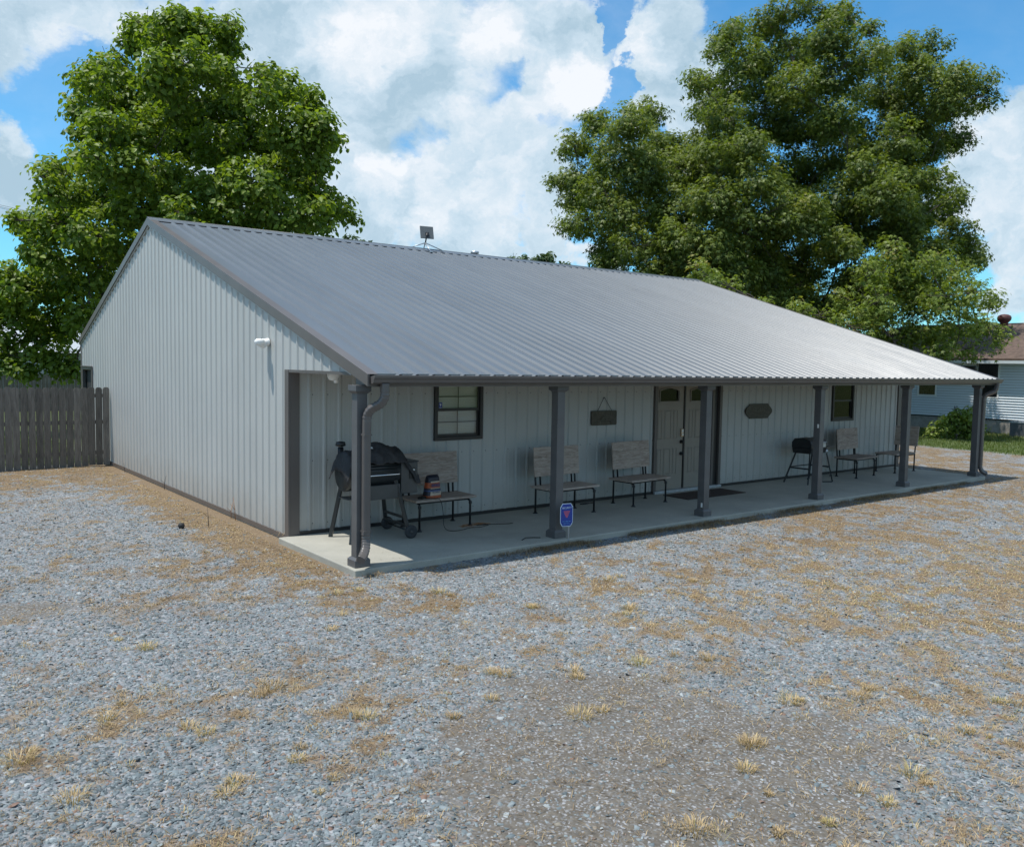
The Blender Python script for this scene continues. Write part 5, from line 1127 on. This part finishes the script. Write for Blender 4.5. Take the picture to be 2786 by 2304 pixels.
# ------------------------------------------------------------------ light and sky
sv = Vector((-.70, .20, 2.17)).normalized()
elev = math.asin(sv.z); azim = math.atan2(sv.x, sv.y)
sd = bpy.data.lights.new('sun', 'SUN'); sd.energy = 3.9; sd.angle = rad(.55); sd.color = (1., .955, .88); so = bpy.data.objects.new('sun', sd); COL.objects.link(so)
so.rotation_euler = sv.to_track_quat('Z', 'Y').to_euler(); so.location = (0, 0, 30)
w = bpy.data.worlds.new('World'); sc.world = w; w.use_nodes = True; nt = w.node_tree; bgn = nt.nodes['Background']
sky = N(nt, 'ShaderNodeTexSky', sky_type='NISHITA', sun_disc=False); sky.sun_elevation = elev; sky.sun_rotation = azim; sky.altitude = 60; sky.air_density = 1.0; sky.dust_density = .4; sky.ozone_density = 2.2
tc = N(nt, 'ShaderNodeTexCoord'); Gd = tc.outputs['Generated']
def MM(op, a, b=None, c=None):
    q = N(nt, 'ShaderNodeMath', operation=op)
    for i, s_ in enumerate((a, b, c)):
        if s_ is None: continue
        if isinstance(s_, (int, float)): q.inputs[i].default_value = float(s_)
        else: L(nt, s_, q.inputs[i])
    return q.outputs[0]
def VM(op, a, b):
    q = N(nt, 'ShaderNodeVectorMath', operation=op)
    for i, s_ in enumerate((a, b)):
        if isinstance(s_, (tuple, list)): q.inputs[i].default_value = s_
        else: L(nt, s_, q.inputs[i])
    return q.outputs['Value'] if op == 'DOT_PRODUCT' else q.outputs[0]
def noise(vec, scale, det=8., rough=.6, dist=0.):
    q = N(nt, 'ShaderNodeTexNoise', Scale=scale, Detail=det, Roughness=rough, Distortion=dist); L(nt, vec, q.inputs['Vector']); return q.outputs['Fac'], q.outputs['Color']
# flattened direction so clouds compress toward the horizon
vecS = VM('MULTIPLY', Gd, (1., 1., 1.25))
nf, nc = noise(vecS, 7.5, 10., .60, .2)
w1 = VM('MULTIPLY', VM('SUBTRACT', nc, (.5, .5, .5)), (.13, .13, .13)); _, nch = noise(vecS, 21., 8., .62); w1 = VM('ADD', w1, VM('MULTIPLY', VM('SUBTRACT', nch, (.5, .5, .5)), (.075, .075, .075))); dn_ = N(nt, 'ShaderNodeVectorMath', operation='NORMALIZE'); L(nt, VM('ADD', Gd, w1), dn_.inputs[0]); dirw = dn_.outputs[0]
CL = [(880, 480, 130, .95), (1000, 530, 120, .9), (760, 480, 90, .8), (1130, 440, 90, .9), (660, 330, 110, .9), (1180, 350, 70, .85), (620, 60, 190, 1), (800, 60, 210, 1), (980, 100, 190, 1), (1110, 130, 130, 1), (740, 230, 170, .95), (900, 280, 170, .9), (1050, 260, 160, .95), (1150, 210, 90, 1), (830, 400, 150, 1), (1000, 400, 140, .8), (950, 490, 130, .95), (1090, 490, 80, .9), (700, 430, 120, .75), (60, 20, 150, .9), (180, 20, 90, .8), (10, 290, 70, 1), (30, 400, 60, .7), (560, 330, 130, .8), (1340, 110, 85, 1), (1400, 190, 90, 1), (1330, 70, 60, .9), (1370, 30, 70, .8), (2070, 300, 100, 1), (2030, 390, 90, .9), (2090, 450, 80, .9), (1200, 530, 60, .9), (450, 150, 150, .8), (300, 80, 80, .5), (2060, 590, 60, .5)]
acc = None
for u, v, r, s_ in CL:
    d = ray(u, v); d = d/np.linalg.norm(d); ang = r/(FPX/K)
    dp = VM('DOT_PRODUCT', dirw, tuple(d)); q = N(nt, 'ShaderNodeMapRange'); q.clamp = True
    q.inputs['From Min'].default_value = math.cos(ang*1.25); q.inputs['From Max'].default_value = 1.0+0.0*ang; q.inputs['To Min'].default_value = 0; q.inputs['To Max'].default_value = s_; L(nt, dp, q.inputs['Value'])
    f = q.outputs[0]; acc = f if acc is None else MM('MAXIMUM', acc, f)
def blobsum(lst):
    a_ = None
    for u, v, r, s_ in lst:
        d = ray(u, v); d = d/np.linalg.norm(d); ang = r/(FPX/K); q = N(nt, 'ShaderNodeMapRange'); q.interpolation_type = 'SMOOTHSTEP'
        q.inputs['From Min'].default_value = math.cos(ang*1.3); q.inputs['From Max'].default_value = math.cos(ang*.25); q.inputs['To Max'].default_value = s_; L(nt, VM('DOT_PRODUCT', dirw, tuple(d)), q.inputs['Value'])
        a_ = q.outputs[0] if a_ is None else MM('MAXIMUM', a_, q.outputs[0])
    return a_
holes = blobsum([(165, 200, 120, .75), (100, 130, 60, .5), (850, 285, 60, .38), (1000, 180, 62, .42), (1075, 435, 50, .5), (965, 18, 50, .35), (1228, 60, 34, 1), (1232, 300, 60, .8), (1285, 190, 36, .6), (1220, 480, 60, .7), (120, 300, 50, .6), (860, 520, 50, .4), (1150, 265, 45, .4), (640, 210, 50, .3)])
acc = MM('SUBTRACT', acc, holes)
# elsewhere in the sky (outside the photograph) ordinary scattered cumulus
seen = VM('DOT_PRODUCT', Gd, tuple(FX)); el = MM('SUBTRACT', 1., MM('MULTIPLY', N(nt, 'ShaderNodeMath', operation='SMOOTH_MIN').outputs[0], 0.)) if False else None
gen, _ = noise(vecS, 2.3, 7., .6); qq = N(nt, 'ShaderNodeMapRange'); qq.inputs['From Min'].default_value = .80; qq.inputs['From Max'].default_value = .70; L(nt, seen, qq.inputs['Value'])
genm = N(nt, 'ShaderNodeMapRange'); genm.inputs['From Min'].default_value = .47; genm.inputs['From Max'].default_value = .62; L(nt, gen, genm.inputs['Value'])
acc = MM('MAXIMUM', acc, MM('MULTIPLY', genm.outputs[0], qq.outputs[0]))
dens = MM('ADD', MM('MULTIPLY', acc, 1.45), MM('MULTIPLY', MM('SUBTRACT', nf, .5), 2.9))
cm = N(nt, 'ShaderNodeMapRange'); cm.interpolation_type = 'SMOOTHSTEP'; cm.inputs['From Min'].default_value = .10; cm.inputs['From Max'].default_value = .80; L(nt, dens, cm.inputs['Value'])
veil = N(nt, 'ShaderNodeMapRange'); veil.inputs['From Min'].default_value = .42; veil.inputs['From Max'].default_value = .72; veil.inputs['To Max'].default_value = .22; vn, _ = noise(vecS, 3.4, 6., .6, .5); L(nt, vn, veil.inputs['Value'])
thin = MM('MAXIMUM', MM('MULTIPLY', cm.outputs[0], .97), veil.outputs[0])
# cloud shading: denser undersides are blue grey, tops facing the sun are white
up = VM('ADD', vecS, (-.012, .0, .04)); nb1, _ = noise(VM('ADD', vecS, w1), 4.2, 8., .6, .2); nb2, _ = noise(VM('ADD', up, w1), 4.2, 8., .6, .2)
shade = MM('ADD', MM('MULTIPLY', MM('SUBTRACT', nb1, nb2), 4.4), .44); lowf, _ = noise(VM('ADD', vecS, (3.1, 1.7, .4)), 3.1, 5., .55)
shade = MM('ADD', shade, MM('MULTIPLY', MM('SUBTRACT', lowf, .5), 2.0))
shade = MM('SUBTRACT', shade, blobsum([(840, 190, 150, .30), (1010, 210, 100, .26), (870, 340, 110, .22), (640, 130, 90, .2), (2060, 420, 90, .25), (1380, 220, 60, .15), (40, 330, 60, .2), (1000, 480, 90, .15)]))
shade = MM('ADD', shade, blobsum([(1000, 90, 80, .35), (720, 50, 110, .3), (830, 400, 90, .5), (1190, 185, 50, .4), (1310, 110, 60, .45), (2040, 280, 60, .4), (30, 270, 50, .4), (1020, 400, 70, .3), (960, 250, 50, .3), (80, 30, 80, .3)]))
shade = MM('ADD', MM('MULTIPLY', shade, .80), .055)
cr_ = N(nt, 'ShaderNodeValToRGB'); L(nt, shade, cr_.inputs[0]); e = cr_.color_ramp.elements
WS = .122
e[0].position = .02; e[0].color = (.40, .55, .66, 1); e[1].position = 1.0; e[1].color = (.86, .89, .93, 1); q = e.new(.45); q.color = (.57, .70, .80, 1)
cb = N(nt, 'ShaderNodeMixRGB', blend_type='MULTIPLY'); cb.inputs[0].default_value = 1; L(nt, cr_.outputs[0], cb.inputs[1]); cb.inputs[2].default_value = (7.1, 7.1, 7.1, 1)
mx = N(nt, 'ShaderNodeMixRGB'); L(nt, thin, mx.inputs[0])
skt = N(nt, 'ShaderNodeMixRGB', blend_type='MULTIPLY'); skt.inputs[0].default_value = 1; L(nt, sky.outputs[0], skt.inputs[1]); skt.inputs[2].default_value = (.46, .98, 1.18, 1)
L(nt, skt.outputs[0], mx.inputs[1]); L(nt, cb.outputs[0], mx.inputs[2]); L(nt, mx.outputs[0], bgn.inputs[0]); bgn.inputs[1].default_value = WS
sc.view_settings.view_transform = 'Standard'; sc.view_settings.look = 'None'; sc.view_settings.exposure = .33; sc.view_settings.gamma = 1
sc.cycles.max_bounces = 8; sc.cycles.transparent_max_bounces = 8; sc.cycles.use_denoising = True
try: sc.cycles.denoiser = 'OPENIMAGEDENOISE'
except Exception: pass
print('leaves', nl)
